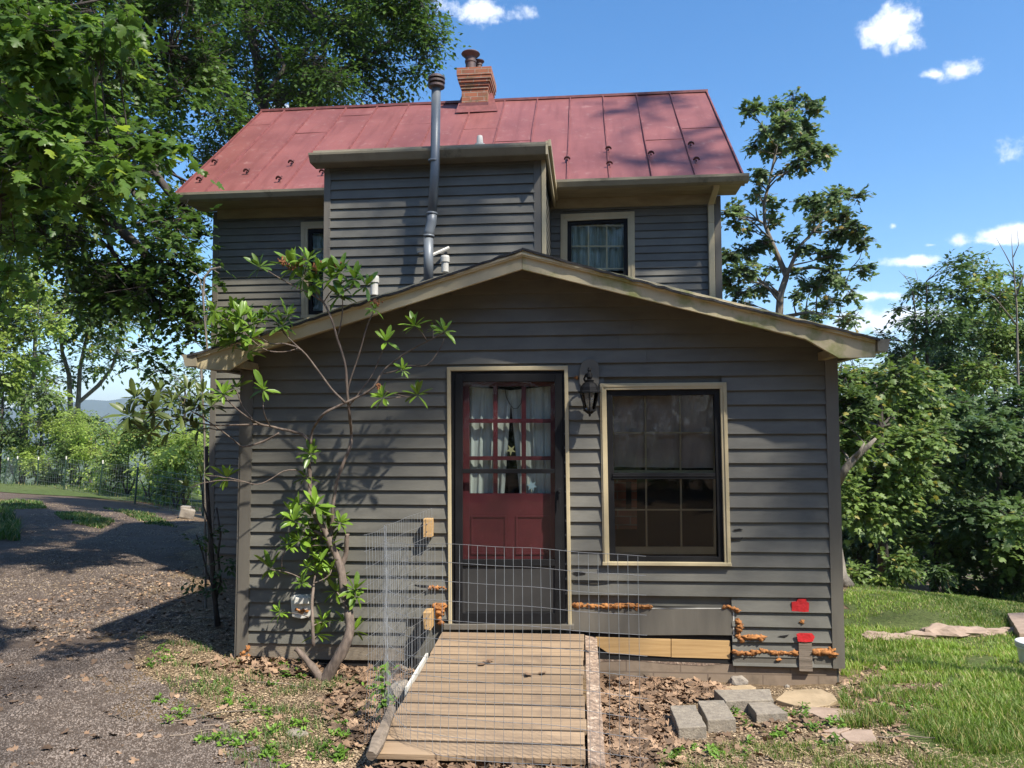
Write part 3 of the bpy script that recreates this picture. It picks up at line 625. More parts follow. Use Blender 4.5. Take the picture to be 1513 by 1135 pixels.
q = MB(); q.prect(EXT, 672.4, 552.2, 683.4, 922, .035, .03); q.prect(EXT, 819.8, 552.2, 830.2, 922, .035, .03); q.prect(EXT, 683.5, 552.3, 819.7, 564, .0345, .03); q.prect(EXT, 683.5, 906, 819.7, 921.9, .0345, .03); q.prect(EXT, 683.5, 827, 819.7, 836.5, .0345, .03)
q.build('storm_frame', 'black', D0, bevel=.003)
q = MB(); q.prect(EXT, 683.5, 693, 819.7, 699.6, .033, .02); q.build('storm_rail', 'black', D0, bevel=.003)
q = MB(); q.prect(EXT, 683.6, 836.6, 819.6, 905.9, .02, .015); q.prect(EXT, 689, 838.5, 690.5, 904, .024, .003); q.prect(EXT, 814, 838.5, 815.5, 904, .024, .003); q.prect(EXT, 689, 902, 815.5, 903.5, .0242, .003); q.build('kick_panel', 'blackpanel', D0)
q = MB(); q.prect(EXT, 824.5, 722, 829, 733, .055, .012); q.prect(EXT, 825.3, 730, 828.3, 748, .07, .01); q.prect(EXT, 826, 726, 828, 729, .069, .034); q.build('door_handle', 'black', D0, bevel=.003)
q = MB(); q.add([EXT.w(*EXT.px(u, v, .024), .024) for u, v in ((683,564),(820,564),(820,827),(683,827))], [(0,1,2,3)]); q.build('storm_glass', 'glass', D0)
R0 = bpy.data.objects.new('maroon_door', None); COL.objects.link(R0); R0.parent = house; R0.location = (bx, .06, bz)
q = MB(); O = -.045
def rr(u0, v0, u1, v1, o=O, th=.04): q.prect(EXT, u0, v0, u1, v1, o, th)
cols = ((693.3,728.8),(735,770.6),(777,813.4)); rows = ((570.7,619),(625,674.3),(680,729.3))
rr(680,553,693.3,925); rr(813.4,553,826,925); rr(693.4,553,813.3,570.7); rr(693.4,729.3,813.3,925, O-.004)
for (a, b) in ((728.8,735),(770.6,777)): rr(a, 570.8, b, 729.2, O-.003, .03)
for (a, b) in ((619,625),(674.3,680)):
    for c0, c1 in cols: rr(c0+.05, a, c1-.05, b, O-.004, .03)
q.build('door_leaf', 'red', R0)
q = MB()
for (a, b) in ((696,748),(762,812)):
    rr(a, 762, b, 764.5, O+.003, .006); rr(a, 817, b, 819.5, O+.003, .006); rr(a, 764.6, a+2.5, 816.9, O+.003, .006); rr(b-2.5, 764.6, b, 816.9, O+.003, .006)
q.build('panel_moulding', 'red', R0)
def curtain(name, m, parent, F, tl, tr, br, bl, out, amp=.012, n=40, folds=9, rows_=8):
    V = []; Fc = []; ph = random.random()*6
    for j in range(rows_+1):
        t = j/rows_
        for i in range(n+1):
            s_ = i/n; u = (tl[0]*(1-s_)+tr[0]*s_)*(1-t)+(bl[0]*(1-s_)+br[0]*s_)*t; v = (tl[1]*(1-s_)+tr[1]*s_)*(1-t)+(bl[1]*(1-s_)+br[1]*s_)*t
            x, z = F.px(u, v, out); V.append(F.w(x, z, out+amp*(math.sin(s_*folds*6.28+ph+t*.8)+.5*math.sin(s_*folds*11+t*2))))
    for j in range(rows_):
        for i in range(n): a = j*(n+1)+i; Fc.append((a, a+1, a+n+2, a+n+1))
    mb = MB(); mb.add(V, Fc); return mb.build(name, m, parent, smooth=True)
curtain('curtain', 'curtain', R0, EXT, (689,571),(756,577),(745,731),(689,731), -.12, .008, folds=5)
curtain('curtain', 'curtain', R0, EXT, (753,577),(820,570),(820,731),(768,731), -.125, .008, folds=5)
def star(F, u, v, r, n, rot, out, inner=.35, sx=1):
    return [F.w(*F.px(u+(r if i % 2 == 0 else r*inner)*math.cos(rot+math.pi*i/n)*sx, v+(r if i % 2 == 0 else r*inner)*math.sin(rot+math.pi*i/n), out), out) for i in range(2*n)]
q = MB(); q.prism(star(EXT, 755, 665, 8.5, 5, .4, -.095), (0, .004, 0)); q.build('leaf_suncatcher', mat('pale_yellow_glass', (.62,.55,.25)), R0)
q = MB(); q.prism(star(EXT, 786, 718, 9, 6, .2, -.095, .4), (0, .004, 0)); q.build('flower_suncatcher', mat('pale_blue_glass', (.30,.42,.48)), R0)
ch = [EXT.w(*EXT.px(u, v, -.094), -.094) for u, v in ((746,573),(748,586),(753,597),(759,604),(765,603),(770,596),(771,586))]
q = MB(); q.tube(ch, .0028, 5); q.build('hanging_chain', 'black', R0)
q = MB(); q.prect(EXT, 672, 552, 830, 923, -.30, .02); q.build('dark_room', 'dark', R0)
# ---- window helper
def window(F, label, tl, tr, br, bl, tw, sash, meet, mu_v, mu_h, cur, glass='glass', frame_w=9, sill=5, deep=-.04, cream_sash=True, parent=house, black_out=.012):
    cx = (tl[0]+br[0])/2; x, z = F.px(cx, br[1]); W0 = bpy.data.objects.new('window', None); COL.objects.link(W0); W0.parent = parent; W0.location = F.w(x, z)
    if label: W0['label'] = label
    q = MB()
    itl = (tl[0]+tw, tl[1]+tw); itr = (tr[0]-tw, tr[1]+tw); ibr = (br[0]-tw, br[1]-sill); ibl = (bl[0]+tw, bl[1]-sill)
    q.pquad(F, [tl, itl, ibl, (bl[0], ibl[1])], .035, .04); q.pquad(F, [itr, tr, (br[0], ibr[1]), ibr], .035, .04); q.pquad(F, [tl, tr, itr, itl], .0355, .04)
    q.build('window_casing', 'cream', W0, bevel=.003)
    q = MB(); q.pquad(F, [(tl[0]+2.5, tl[1]+2.5), (tl[0]+5, tl[1]+5), (bl[0]+5, ibl[1]), (bl[0]+2.5, ibl[1])], .043, .006); q.pquad(F, [(tr[0]-5, tr[1]+5), (tr[0]-2.5, tr[1]+2.5), (br[0]-2.5, ibr[1]), (br[0]-5, ibr[1])], .043, .006); q.pquad(F, [(tl[0]+5, tl[1]+2.5), (tr[0]-5, tr[1]+2.5), (tr[0]-5, tr[1]+5), (tl[0]+5, tl[1]+5)], .0425, .006)
    q.build('casing_bead', 'cream', W0)
    q = MB(); q.pquad(F, [(bl[0]-.5, ibl[1]), (br[0]+.5, ibr[1]), (br[0]+1.5, br[1]), (bl[0]-1, bl[1])], .05, .09); q.build('sill', 'cream', W0, bevel=.003)
    q = MB(); f = frame_w
    q.pquad(F, [itl, (itl[0]+f, itl[1]+f), (ibl[0]+f, ibl[1]-f), ibl], black_out, .05); q.pquad(F, [(itr[0]-f, itr[1]+f), itr, ibr, (ibr[0]-f, ibr[1]-f)], black_out, .05)
    q.pquad(F, [itl, itr, (itr[0]-f, itr[1]+f), (itl[0]+f, itl[1]+f)], black_out-.0005, .05); q.pquad(F, [(ibl[0]+f, ibl[1]-f), (ibr[0]-f, ibr[1]-f), ibr, ibl], black_out-.0005, .05)
    if meet: q.pquad(F, [(sash[0]-1, meet[0]), (sash[2]+1, meet[0]), (sash[2]+1, meet[1]), (sash[0]-1, meet[1])], black_out+.008, .04); q.pquad(F, [(sash[0]-1, (meet[0]+meet[1])/2-.6), (sash[2]+1, (meet[0]+meet[1])/2-.6), (sash[2]+1, (meet[0]+meet[1])/2+.9), (sash[0]-1, (meet[0]+meet[1])/2+.9)], black_out+.014, .006)
    q.build('window_frame', 'black', W0, bevel=.002)
    q = MB(); u0, v0, u1, v1 = sash
    for (a, b, c, d) in mu_v: q.pquad(F, [(a-1.15, b), (a+1.15, b), (c+1.15, d), (c-1.15, d)], deep, .018)
    for (a, b, c) in mu_h: q.pquad(F, [(a, b-1.1), (c, b-1.1), (c, b+1.1), (a, b+1.1)], deep-.001, .016)
    if cream_sash:
        for a, b in cream_sash: q.pquad(F, [(u0, a), (u1, a), (u1, b), (u0, b)], deep+.002, .02)
        q.pquad(F, [(u0-2, v0), (u0+1.5, v0), (u0+1.5, v1), (u0-2, v1)], deep+.001, .02); q.pquad(F, [(u1-1.5, v0), (u1+2, v0), (u1+2, v1), (u1-1.5, v1)], deep+.001, .02)
    q.build('muntin', 'cream', W0)
    q = MB(); x0, z1_ = F.px(u0-3, v0-3, deep+.025); x1, z0_ = F.px(u1+3, v1+3, deep+.025); q.add([F.w(x0, z0_, deep+.025), F.w(x1, z0_, deep+.025), F.w(x1, z1_, deep+.025), F.w(x0, z1_, deep+.025)], [(0,1,2,3)]); q.build('pane', glass, W0)
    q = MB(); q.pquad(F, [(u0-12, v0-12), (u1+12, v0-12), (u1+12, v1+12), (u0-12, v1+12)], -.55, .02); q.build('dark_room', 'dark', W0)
    for (c, m_, folds, am) in cur: curtain('curtain', m_, W0, F, *c, -.1, am, folds=folds)
    return W0
w1 = window(EXT, 'large sash window right of the door with taupe curtain in its upper half', (886.3,566.8),(1073.5,564.8),(1080.3,837),(891,835.6), 9.5, (906,586,1056,819), (699,708),
    [(953.5,586,955.5,808),(1004.5,586,1007,808)], [(906,639.5,1053),(908,753.4,1056)], [(((903,583),(1058,583),(1058,692),(903,690)), 'curtain2', 2.3, .02)], glass='glassdark', cream_sash=[(695,699.5),(808,819)])
q = MB(); q.prect(EXT, 905, 709, 941, 782, -.35, .12); q.build('brick_inside', 'brick', w1)
q = MB(); q.prect(EXT, 925, 712, 933, 752, -.34, .02); q.build('stove_pipe_inside', 'dark', w1)
# ---- main house
mL = MAIN.px(311, 600)[0]; mR = MAIN.px(1066.5, 400)[0]
zE = MAIN.px(1000, 303)[1]; zB = -.1
uw = hole(MAIN, 833, 318, 933, 404); uw = (uw[0], uw[1], uw[2]-.7, uw[3])
lw = hole(MAIN, 450, 334, 540, 466)
mb = MB(); siding(mb, MAIN, mL+.05, mR-.05, .35, zE+.05, .0985, [uw, lw], MAIN.px(700, 327)[1], .021); mb.build('main_siding', 'siding', house)
wl = MB(); wall_with_holes(wl, MAIN, mL+.02, mR-.02, -.2, zE+.1, [uw, lw], -.10, -.012); wl.fbox(MAIN, mL+.02, mL+.12, -.2, zE+.1, -4.3, -.101); wl.fbox(MAIN, mR-.12, mR-.02, -.2, zE+.1, -4.3, -.101); wl.fbox(MAIN, mL+.02, mR-.02, -.2, zE+.1, -4.4, -4.301)
wl.build('wall_sheathing', 'siding', house)
q = MB(); q.fbox(MAIN, mL, mL+.085, .2, zE+.1, -.04, .022); q.build('corner_board', 'trimgrey', house, bevel=.003)
q = MB(); q.fbox(MAIN, mR-.085, mR, .2, zE+.1, -.04, .022); q.build('corner_board', 'trimgrey', house, bevel=.003)
# frieze, soffit, gutter
eo = .42
gl = MAIN.px(267, 291, eo); gr = MAIN.px(1102, 263, eo); ze = (gl[1]+gr[1])/2+.0
q = MB(); fz = MAIN.px(1000, 304)[1]; q.fbox(MAIN, mL+.06, mR-.06, fz, fz+.26, -.01, .03); q.build('frieze_board', 'soffit', house, bevel=.004)
q = MB(); q.fbox(MAIN, gl[0]+.04, gr[0]-.04, ze-.075, ze-.05, -.05, eo); q.build('soffit', 'soffit', house)
q = MB()
zt = ze+.02; prof = [(eo+.002, zt), (eo+.125, zt), (eo+.12, zt-.03), (eo+.085, zt-.085), (eo+.002, zt-.095)]
q.prism([MAIN.w(gl[0]-.02, z, o) for o, z in prof], MAIN.ex*(gr[0]-gl[0]+.04)); q.build('gutter', 'gutter', house)
# roof: eave line to ridge line measured on planes
ro = eo+.06; rdg = -2.25
eL = MAIN.px(268, 288, ro); eR = MAIN.px(1099, 261, ro); zev = (eL[1]+eR[1])/2
rL = MAIN.px(376, 166.5, rdg); rR = MAIN.px(1047, 135.5, rdg); zrd = (rL[1]+rR[1])/2
print('ridge z', rL[1], rR[1], 'eave', eL[1], eR[1], 'x', eL[0], rL[0], eR[0], rR[0])
X0 = (eL[0]+rL[0])/2; X1 = (eR[0]+rR[0])/2
def RP(x, t, up=0):            # point on the front roof slope, t 0 at eave, 1 at ridge
    sl_ = math.hypot(zrd-zev, ro-rdg); nz_ = (ro-rdg)/sl_; no_ = (zrd-zev)/sl_
    return MAIN.w(x, zev+(zrd-zev)*t+up*nz_, ro+(rdg-ro)*t+up*no_)
q = MB(); nX, nT = 40, 14; V = []; Fc = []
for i in range(nX+1):
    for j in range(nT+1):
        x = X0+(X1-X0)*i/nX; t = j/nT; b = mnoise.noise(Vector((x*1.3, t*3, 0)))*.012; p = RP(x, t, b); V.append(p)
for i in range(nX):
    for j in range(nT): a = i*(nT+1)+j; Fc.append((a, a+nT+1, a+nT+2, a+1))
q.add(V, Fc)
q.hexa([RP(X0,0,-.05),RP(X1,0,-.05),RP(X1,1,-.05),RP(X0,1,-.05),RP(X0,0,-.02),RP(X1,0,-.02),RP(X1,1,-.02),RP(X0,1,-.02)])
bk = 2*rdg-ro
q.hexa([MAIN.w(X0,zrd-.03,rdg-.002),MAIN.w(X1,zrd-.03,rdg-.002),MAIN.w(X1,zev-.03,bk),MAIN.w(X0,zev-.03,bk),MAIN.w(X0,zrd,rdg-.002),MAIN.w(X1,zrd,rdg-.002),MAIN.w(X1,zev,bk),MAIN.w(X0,zev,bk)])
roof = q.build('metal_roof', 'roof', house, smooth=False)
# gable end walls
for x in (mL+.02, mR-.12): q = MB(); q.prism([MAIN.w(x, zE+.1, -.1), MAIN.w(x, zE+.1, -4.3), MAIN.w(x, zrd-.12, rdg)], MAIN.ex*.1); q.build('gable_wall', 'siding', house)
q = MB(); q.hexa([RP(X0-.01,0,-.13),RP(X0+.03,0,-.13),RP(X0+.03,1,-.13),RP(X0-.01,1,-.13),RP(X0-.01,0,-.055),RP(X0+.03,0,-.055),RP(X0+.03,1,-.055),RP(X0-.01,1,-.055)]); q.build('rake_trim', 'gutter', house); q = MB()
q.hexa([RP(X1-.03,0,-.13),RP(X1+.01,0,-.13),RP(X1+.01,1,-.13),RP(X1-.03,1,-.13),RP(X1-.03,0,-.055),RP(X1+.01,0,-.055),RP(X1+.01,1,-.055),RP(X1-.03,1,-.055)]); q.build('rake_trim', 'gutter', house)
q = MB(); seam0 = MAIN.px(837.7, 268, ro)[0]; xs_ = [seam0+.533*i for i in range(-10, 6) if X0+.05 < seam0+.533*i < X1-.1]
for x in xs_:
    n = 10; w_ = .013
    for i in range(n):
        a, b = i/n, (i+1)/n; d0, d1 = [mnoise.noise(Vector((x*3, t_*4, 5)))*.008 for t_ in (a, b)]
        q.hexa([RP(x-w_+d0,a,0),RP(x+w_+d0,a,0),RP(x+w_+d1,b,0),RP(x-w_+d1,b,0),RP(x-w_*.5+d0,a,.024),RP(x+w_*.5+d0,a,.024),RP(x+w_*.5+d1,b,.024),RP(x-w_*.5+d1,b,.024)])
for x in (X0+.008, X1-.03):
    q.hexa([RP(x,0,0),RP(x+.02,0,0),RP(x+.02,1,0),RP(x,1,0),RP(x,0,.025),RP(x+.02,0,.025),RP(x+.02,1,.025),RP(x,1,.025)])
for i, (a, b) in enumerate(zip([X0]+xs_, xs_+[X1])):      # cross seams
    if i in (1, 4, 6, 9, 11, 15): continue
    t = [.80,.52,.66,.88,.40,.72,.34,.62,.45,.75,.42,.86,.40,.52,.78,.3][i % 16]; q.hexa([RP(a+.01,t,0),RP(b-.01,t,0),RP(b-.01,t+.006,0),RP(a+.01,t+.006,0),RP(a+.01,t,.004),RP(b-.01,t,.004),RP(b-.01,t+.004,.004),RP(a+.01,t+.004,.004)])
q.fbox(MAIN, X0, X1, zrd-.004, zrd+.035, rdg-.03, rdg+.03)
q.build('standing_seam', 'roofseam', roof)
slope_n = (RP(0,0,1)-RP(0,0,0)).normalized(); slope_u = (RP(0,1)-RP(0,0)).normalized()
for (u, v) in ((317,241),(294.5,267),(364,255),(430,242),(412,266),(476,256),(838,237),(899,222),(900.6,244),(962,229),(1021,215),(1029,238)):
    # hit of the ray with the roof slope
    r = ray(u, v); p0 = RP(0, 0, .03); t = (p0-CAM).dot(slope_n)/r.dot(slope_n); c = CAM+r*t
    g = MB(); ex = MAIN.ex; pts = []
    for k_ in range(9):
        a = math.pi*k_/8; pts.append(c + ex*math.cos(a)*.044 + slope_n*(math.sin(a)*.044+.012))
    pts += [c + ex*math.cos(math.pi*k_/8)*.028*1.0 + slope_n*(math.sin(math.pi*k_/8)*.022+.006) for k_ in range(8, -1, -1)]
    g.prism(pts, slope_u*.02); g.tube([c, c+slope_u*.13], .011, 5); g.build('snow_guard', 'guard', roof)
# chimney
chm = MB(); fo_ = rdg+.32
def cbx(u0, v0, u1, v1, o, depth): 
    a = MAIN.px(u0, v0, o); b = MAIN.px(u1, v1, o); chm.fbox(MAIN, a[0], b[0], b[1], a[1], o-depth, o); return a, b
cbx(682, 123, 720.5, 172, fo_, .55)
for i, (g_, v0, v1) in enumerate(((.015,126.5,131),(.03,122,126.6),(.05,117.5,122.1),(.065,112.5,117.6),(.075,103,112.6))):
    a = MAIN.px(682.5, v0, fo_); b = MAIN.px(720, v1, fo_); chm.fbox(MAIN, a[0]-g_, b[0]+g_, b[1], a[1], fo_-.55-g_, fo_+g_)
chim = chm.build('chimney', 'brick', house, bevel=.004)
q = MB(); a = MAIN.px(680, 153, fo_); b = MAIN.px(722, 175, fo_); q.fbox(MAIN, a[0], b[0], b[1], a[1], fo_-.5, fo_+.02); q.prism([RP(a[0]-.06,.84,.012), RP(b[0]+.16,.84,.012), RP(b[0]+.04,.99,.14), RP(a[0]-.0,.99,.14)], slope_n*.01); q.build('flashing', 'roofseam', chim)
x, z = MAIN.px(695.5, 103.5, fo_-.2)
q = MB(); q.lathe(MAIN.w(x, z-.02, fo_-.2), [(.085,0),(.085,.13),(.095,.14),(.095,.17),(.085,.18),(.09,.22),(.15,.275),(.155,.285),(.145,.30),(.03,.315)], 24); q.build('flue_pipe', 'rust', chim, smooth=False)
x, z = MAIN.px(707.5, 104, fo_-.35)
q = MB(); q.lathe(MAIN.w(x, z-.02, fo_-.35), [(.05,0),(.05,.09),(.058,.1),(.058,.13),(.09,.165),(.092,.175),(.03,.19)], 20); q.build('flue_pipe', 'rust', chim)
# upper window, left window
window(MAIN, 'upper window right of the box bay with green-grey curtain', (828.3,316.5),(937.5,312.2),(938.5,466),(828,466), 10, (843,332,923,404.5), (404,409), [(869.5,334,869.7,396),(896.3,334,896.7,396)], [(843,363.8,923)],
       [(((842,332),(925,332),(925,400),(842,400)), 'curtain3', 7, .02)], cream_sash=[(332,334.5),(396,398)], frame_w=6)
window(MAIN, 'upper window half hidden left of the box bay', (444.3,328),(546,325),(546,470),(445,470), 10, (460,340,532,462), (398,404), [(482,342,482,462),(508,342,508,462)], [(460,368,532),(460,430,532)],
       [(((458,340),(536,340),(536,462),(458,462)), 'curtain3', 6, .02)], cream_sash=[(340,342.5)], frame_w=6)
# downspout
q = MB(); dp = [MAIN.w(*MAIN.px(1058, 268, .40), .40), MAIN.w(*MAIN.px(1058, 279, .36), .36), MAIN.w(*MAIN.px(1050, 303, .07), .07), MAIN.w(*MAIN.px(1050.5, 330, .06), .06), MAIN.w(MAIN.px(1052, 470, .06)[0], .6, .06)]
for a, b in zip(dp, dp[1:]):
    ex = MAIN.ex*.038; n_ = MAIN.n*.028; q.hexa([b-ex+n_, b+ex+n_, b+ex-n_, b-ex-n_, a-ex+n_, a+ex+n_, a+ex-n_, a-ex-n_])
q.build('downspout', 'cream', house, bevel=.006)
# ---- box bay
bL = BOX.px(478.5, 400)[0]; bR = BOX.px(802.5, 330)[0]; zbt = BOX.px(640, 236)[1]
q = MB(); siding(q, BOX, bL+.06, bR-.085, 1.9, zbt+.02, .1085, [], BOX.px(640, 262)[1], .024); q.build('box_siding', 'siding', house)
q = MB(); q.fbox(BOX, bL+.01, bR-.01, 1.9, zbt+.02, -1.95, -.012); q.build('wall_sheathing', 'siding', house)
q = MB(); q.fbox(BOX, bL, bL+.075, 1.9, zbt, -.04, .022); q.build('corner_board', 'trimgrey', house, bevel=.003)
q = MB(); q.fbox(BOX, bR-.10, bR-.018, 1.9, zbt, -.04, .022); q.build('corner_board', 'trimgrey', house, bevel=.003)
q = MB(); q.fbox(BOX, bR-.014, bR+.032, 1.9, zbt-.02, -.05, .03); q.build('corner_trim', 'cream', house, bevel=.003)
q = MB()     # side siding of the bay
z = 1.9
while z < zbt: q.add([BOX.w(bR+.005, z, -.06), BOX.w(bR+.005, z, -1.8), BOX.w(bR-.006, z+.112, -1.8), BOX.w(bR-.006, z+.112, -.06)], [(0,1,2,3)]); z += .1085
q.build('box_side_siding', 'siding', house)
bo = .16; tL = BOX.px(460, 229, bo); tR = BOX.px(813, 218, bo)
zt = (tL[1]+tR[1])/2; zb_ = zt - (BOX.px(640, 224, bo)[1]-BOX.px(640, 237, bo)[1])
q = MB(); q.prism([BOX.w(tL[0], z, o) for o, z in ((.0, zt), (bo+.1, zt), (bo+.095, zt-.025), (bo+.05, zb_+.01), (bo+.04, zb_), (.0, zb_))], BOX.ex*(tR[0]-tL[0]-.02)); q.build('gutter', 'gutter', house, bevel=.003)
q = MB(); q.fbox(BOX, tL[0]+.03, tR[0]-.05, zt+.003, zt+.045, -1.9, bo+.03); q.build('box_roof', 'gutter', house)
q = MB(); q.fbox(BOX, tR[0]-.045, tR[0]-.02, zb_-.02, zt+.03, -1.75, bo+.098); q.fbox(BOX, tR[0]-.018, tR[0]+.012, zt-.03, zt+.04, -1.75, bo+.1); q.build('side_fascia', 'cream', house, bevel=.002)
q = MB(); q.fbox(BOX, bR+.035, tR[0]-.047, zb_+.0, zb_+.02, -1.75, bo); q.build('soffit', 'soffit', house)
# stove pipe
ps = .26
def bp(u, v, o=ps): x, z = BOX.px(u, v, o); return BOX.w(x, z, o)
q = MB(); q.tube([bp(644.5,128), bp(642.6,250), bp(638.5,316)], .050, 18); q.tube([bp(638.5,314), bp(637.5,328), bp(633.6,342), bp(633,352)], .055, 18)
q.tube([bp(633.1,348), bp(633,420)], .052, 18)
for v_ in (238, 316, 349): q.tube([bp(644-(v_-128)*.031 if v_ < 320 else 633.5, v_-1.5), bp(644-(v_-128)*.031 if v_ < 320 else 633.4, v_+1.5)], .060, 18)
pipe = q.build('stove_pipe', 'galv', house, smooth=False, bevel=0)
for p in pipe.data.polygons: p.use_smooth = len(p.vertices) == 4
q = MB(); q.lathe(bp(645,131), [(.055,0),(.088,.012),(.088,.035),(.06,.04),(.06,.055),(.092,.06),(.092,.082),(.06,.088),(.06,.1),(.092,.104),(.09,.125),(.06,.145),(.01,.155)], 24); q.build('pipe_cap', 'rust', pipe)
q = MB(); q.tube([bp(636,378,.2), bp(663,366,.05)], .018, 6); q.tube([bp(618,373,.03), bp(630,371,.2)], .012, 6); q.build('pipe_brace', 'pvc', pipe)
for (u, v0, v1, o) in ((657.5,378,402,.45), (553,408,436,.8)):
    a = BOX.px(u, v1, o); b = BOX.px(u, v0, o); q = MB(); q.lathe(BOX.w(a[0], a[1], o), [(.038,0),(.038,b[1]-a[1]-.07),(.048,b[1]-a[1]-.068),(.048,b[1]-a[1]-.02),(.043,b[1]-a[1]),(.01,b[1]-a[1]+.004)], 16); q.build('vent_pipe', 'pvc', house)
a = BOX.px(709, 222, -.5); b = BOX.px(709, 201, -.5); h_ = b[1]-a[1]
q = MB(); q.lathe(BOX.w(a[0], a[1]-.02, -.5), [(.055,0),(.055,.05),(.062,.052),(.062,.09),(.04,.1),(.036,h_-.02),(.03,h_+.02),(.005,h_+.02)], 16); q.build('vent_pipe', 'pvc', house, label='small white roof vent with cap above the box bay')
# ------------------------------------------------------------------ lantern, outlet, blocks on the wall
lx, lz = EXT.px(870.5, 573, .1)
lan = thing('wall_lantern', EXT.w(*EXT.px(870, 560, .03), .03), 'black carriage lantern with glass panes mounted beside the door', 'lamp')
q = MB(); oct_ = [(856,545),(860,535),(867,530.5),(876,530.5),(883,535),(885,543),(885,566),(881,577),(872,582),(862,577),(856,567)]; q.pquad(EXT, oct_, .045, .03); q.build('back_plate', 'trimgrey', lan, bevel=.004)
def lp(u, v, o): return EXT.w(*EXT.px(u, v, o), o)
q = MB(); q.tube([lp(866,566,.05), lp(863,560,.09), lp(866,553,.13), lp(871,556,.16)], .008, 8); q.build('arm', 'black', lan)
O_ = .17; cx_, _z = EXT.px(871, 578, O_); zz = lambda v: EXT.px(871, v, O_)[1]; sc_ = (EXT.px(872, 578, O_)[0]-cx_)*1.14
q = MB(); q.lathe(EXT.w(cx_, 0, O_), [(sc_*r, zz(v)) for r, v in ((1.5,578),(4.5,567),(6,562),(2.5,560.5),(4.2,557),(3.6,552),(1.8,549.5),(2.6,547),(1.5,543.5),(.2,543))], 14)
q.lathe(EXT.w(cx_, 0, O_), [(sc_*r, zz(v)) for r, v in ((14.5,580.5),(14.5,579),(12.5,577),(11.5,572),(8.5,567),(4,563.5),(1,562))], 8); q.build('lantern_roof', 'black', lan)
q = MB()
for k_ in range(6):
    a = math.pi/6+k_*math.pi/3; ps_ = [Vector(EXT.w(cx_+math.cos(a)*r*sc_, zz(v), O_+math.sin(a)*r*sc_)) for r, v in ((13.2,581),(11.5,590),(9,598),(8,606),(5,609),(2,611))]; q.tube(ps_, .0055, 5)
q.lathe(EXT.w(cx_, 0, O_), [(sc_*r, zz(v)) for r, v in ((.5,616),(1.8,613),(1.2,611),(3.5,609.5),(8.2,607.5),(8.2,605.5),(1,605))], 12); q.build('lantern_cage', 'black', lan)
q = MB(); q.lathe(EXT.w(cx_, 0, O_), [(sc_*r, zz(v)) for r, v in ((7.5,606),(8.5,598),(11,590),(12.8,581))], 6); g_ = q.build('lantern_glass', glassmat('lantern_pane', (.97,.97,.97)), lan)
q = MB()
hx = [EXT.w(cx_+math.cos(t)*.016, zz(599)+.0028*t, O_+math.sin(t)*.016) for t in np.linspace(0, 18.8, 44)]; q.tube(hx, .010, 6); q.lathe(EXT.w(cx_, 0, O_), [(.015, zz(602)), (.018, zz(600)), (.018, zz(597))], 12); q.build('bulb', mat('white_bulb', (.85,.85,.83), rough=.25), lan)
ou = thing('outlet_cover', lp(445, 896, .03), 'open white weatherproof outlet cover behind the rhododendron trunk', 'outlet')
q = MB(); q.pquad(EXT, [(431,912),(429,884),(433,879.5),(455,879.5),(460,883),(460,908),(456,912.5),(445,915)], .075, .05); q.build('cover_box', 'white', ou, bevel=.008)
q = MB(); q.pquad(EXT, [(434,883),(455,882.5),(457,893),(434,894)], .10, .03); q.build('cover_lid', 'white', ou, bevel=.008)
q = MB()
for c in ((438,901),(443,903),(448,901),(453,903),(446,905)): q.blob(lp(c[0], c[1], .08), .016, (1.2,.7,.8), .4, 1, seed=c[0])
q.build('foam_lump', 'foam', ou, smooth=True)
for (pts, out_, th, lab) in (([(625,767),(638,767),(638,794),(625,794)], .10, .09, 'small orange-brown wood block screwed high on the wall left of the door'), ([(624.5,905.5),(636,904.5),(636,932),(626.5,930)], .17, .15, 'pale wood block low on the wall beside orange foam')):
    t_ = thing('wood_block', lp(sum(p[0] for p in pts)/4, pts[2][1], 0), lab, 'wood block')
    q = MB(); q.pquad(EXT, pts, out_, th); q.build('block', 'lumber', t_, bevel=.003)
    q = MB()
    for f_ in (.3, .7):
        u = pts[0][0]+5.5; v = pts[0][1]+(pts[2][1]-pts[0][1])*f_; q.lathe(lp(u, v, out_-.001), [(.005,0),(.005,.003),(.002,.004)], 8, axis=(0,-1,0))
    q.build('screw', 'rust', t_)
# ------------------------------------------------------------------ ramp
def upz(u, v, z):                 # photo pixel -> point at height z
    r = ray(u, v); return CAM + r*((z-CAM.z)/r.z)
rt = EXT.px(655, 933, .06); rt2 = EXT.px(862, 935, .06); zt = (rt[1]+rt2[1])/2-.004
zn = .275; nl = upz(546, 1117, zn); nr = upz(865, 1121, zn)
print('ramp', rt, rt2, nl, nr)
yN = (nl.y+nr.y)/2; fl = Vector((rt[0], -.06, zt)); fr_ = Vector((rt2[0], -.06, zt)); nl = Vector((nl.x, yN, zn)); nr = Vector((nr.x, yN, zn))
ramp = thing('ramp', ((nl+nr+fl+fr_)/4*1.0).to_tuple()[:2]+(g1((nl.x+nr.x)/2, yN/2),), 'worn wooden plank ramp sloping up to the front door', 'ramp')
q = MB(); NB = 12
ts = np.linspace(0, 1, NB+1)
for i in range(NB):
    a, b = ts[i]+.0045, ts[i+1]-.008
    sk0 = random.uniform(-.008, .008); sk1 = random.uniform(-.008, .008)
    pl = lambda t, s: (fl.lerp(nl, t)).lerp(fr_.lerp(nr, t), s)
    d = Vector((0,0,-.032)); j = Vector((0,0,random.uniform(-.0008,.001))); ex0 = sk0; ex1 = 1+sk1
    n_ = 8
    for kx in range(1):
        A, B, C_, D_ = pl(a, ex0), pl(a, ex1), pl(b, ex1), pl(b, ex0)
        q.hexa([D_+d+j, C_+d+j, B+d+j, A+d+j, D_+j, C_+j, B+j, A+j])
q.build('decking', 'deck', ramp, bevel=.003)
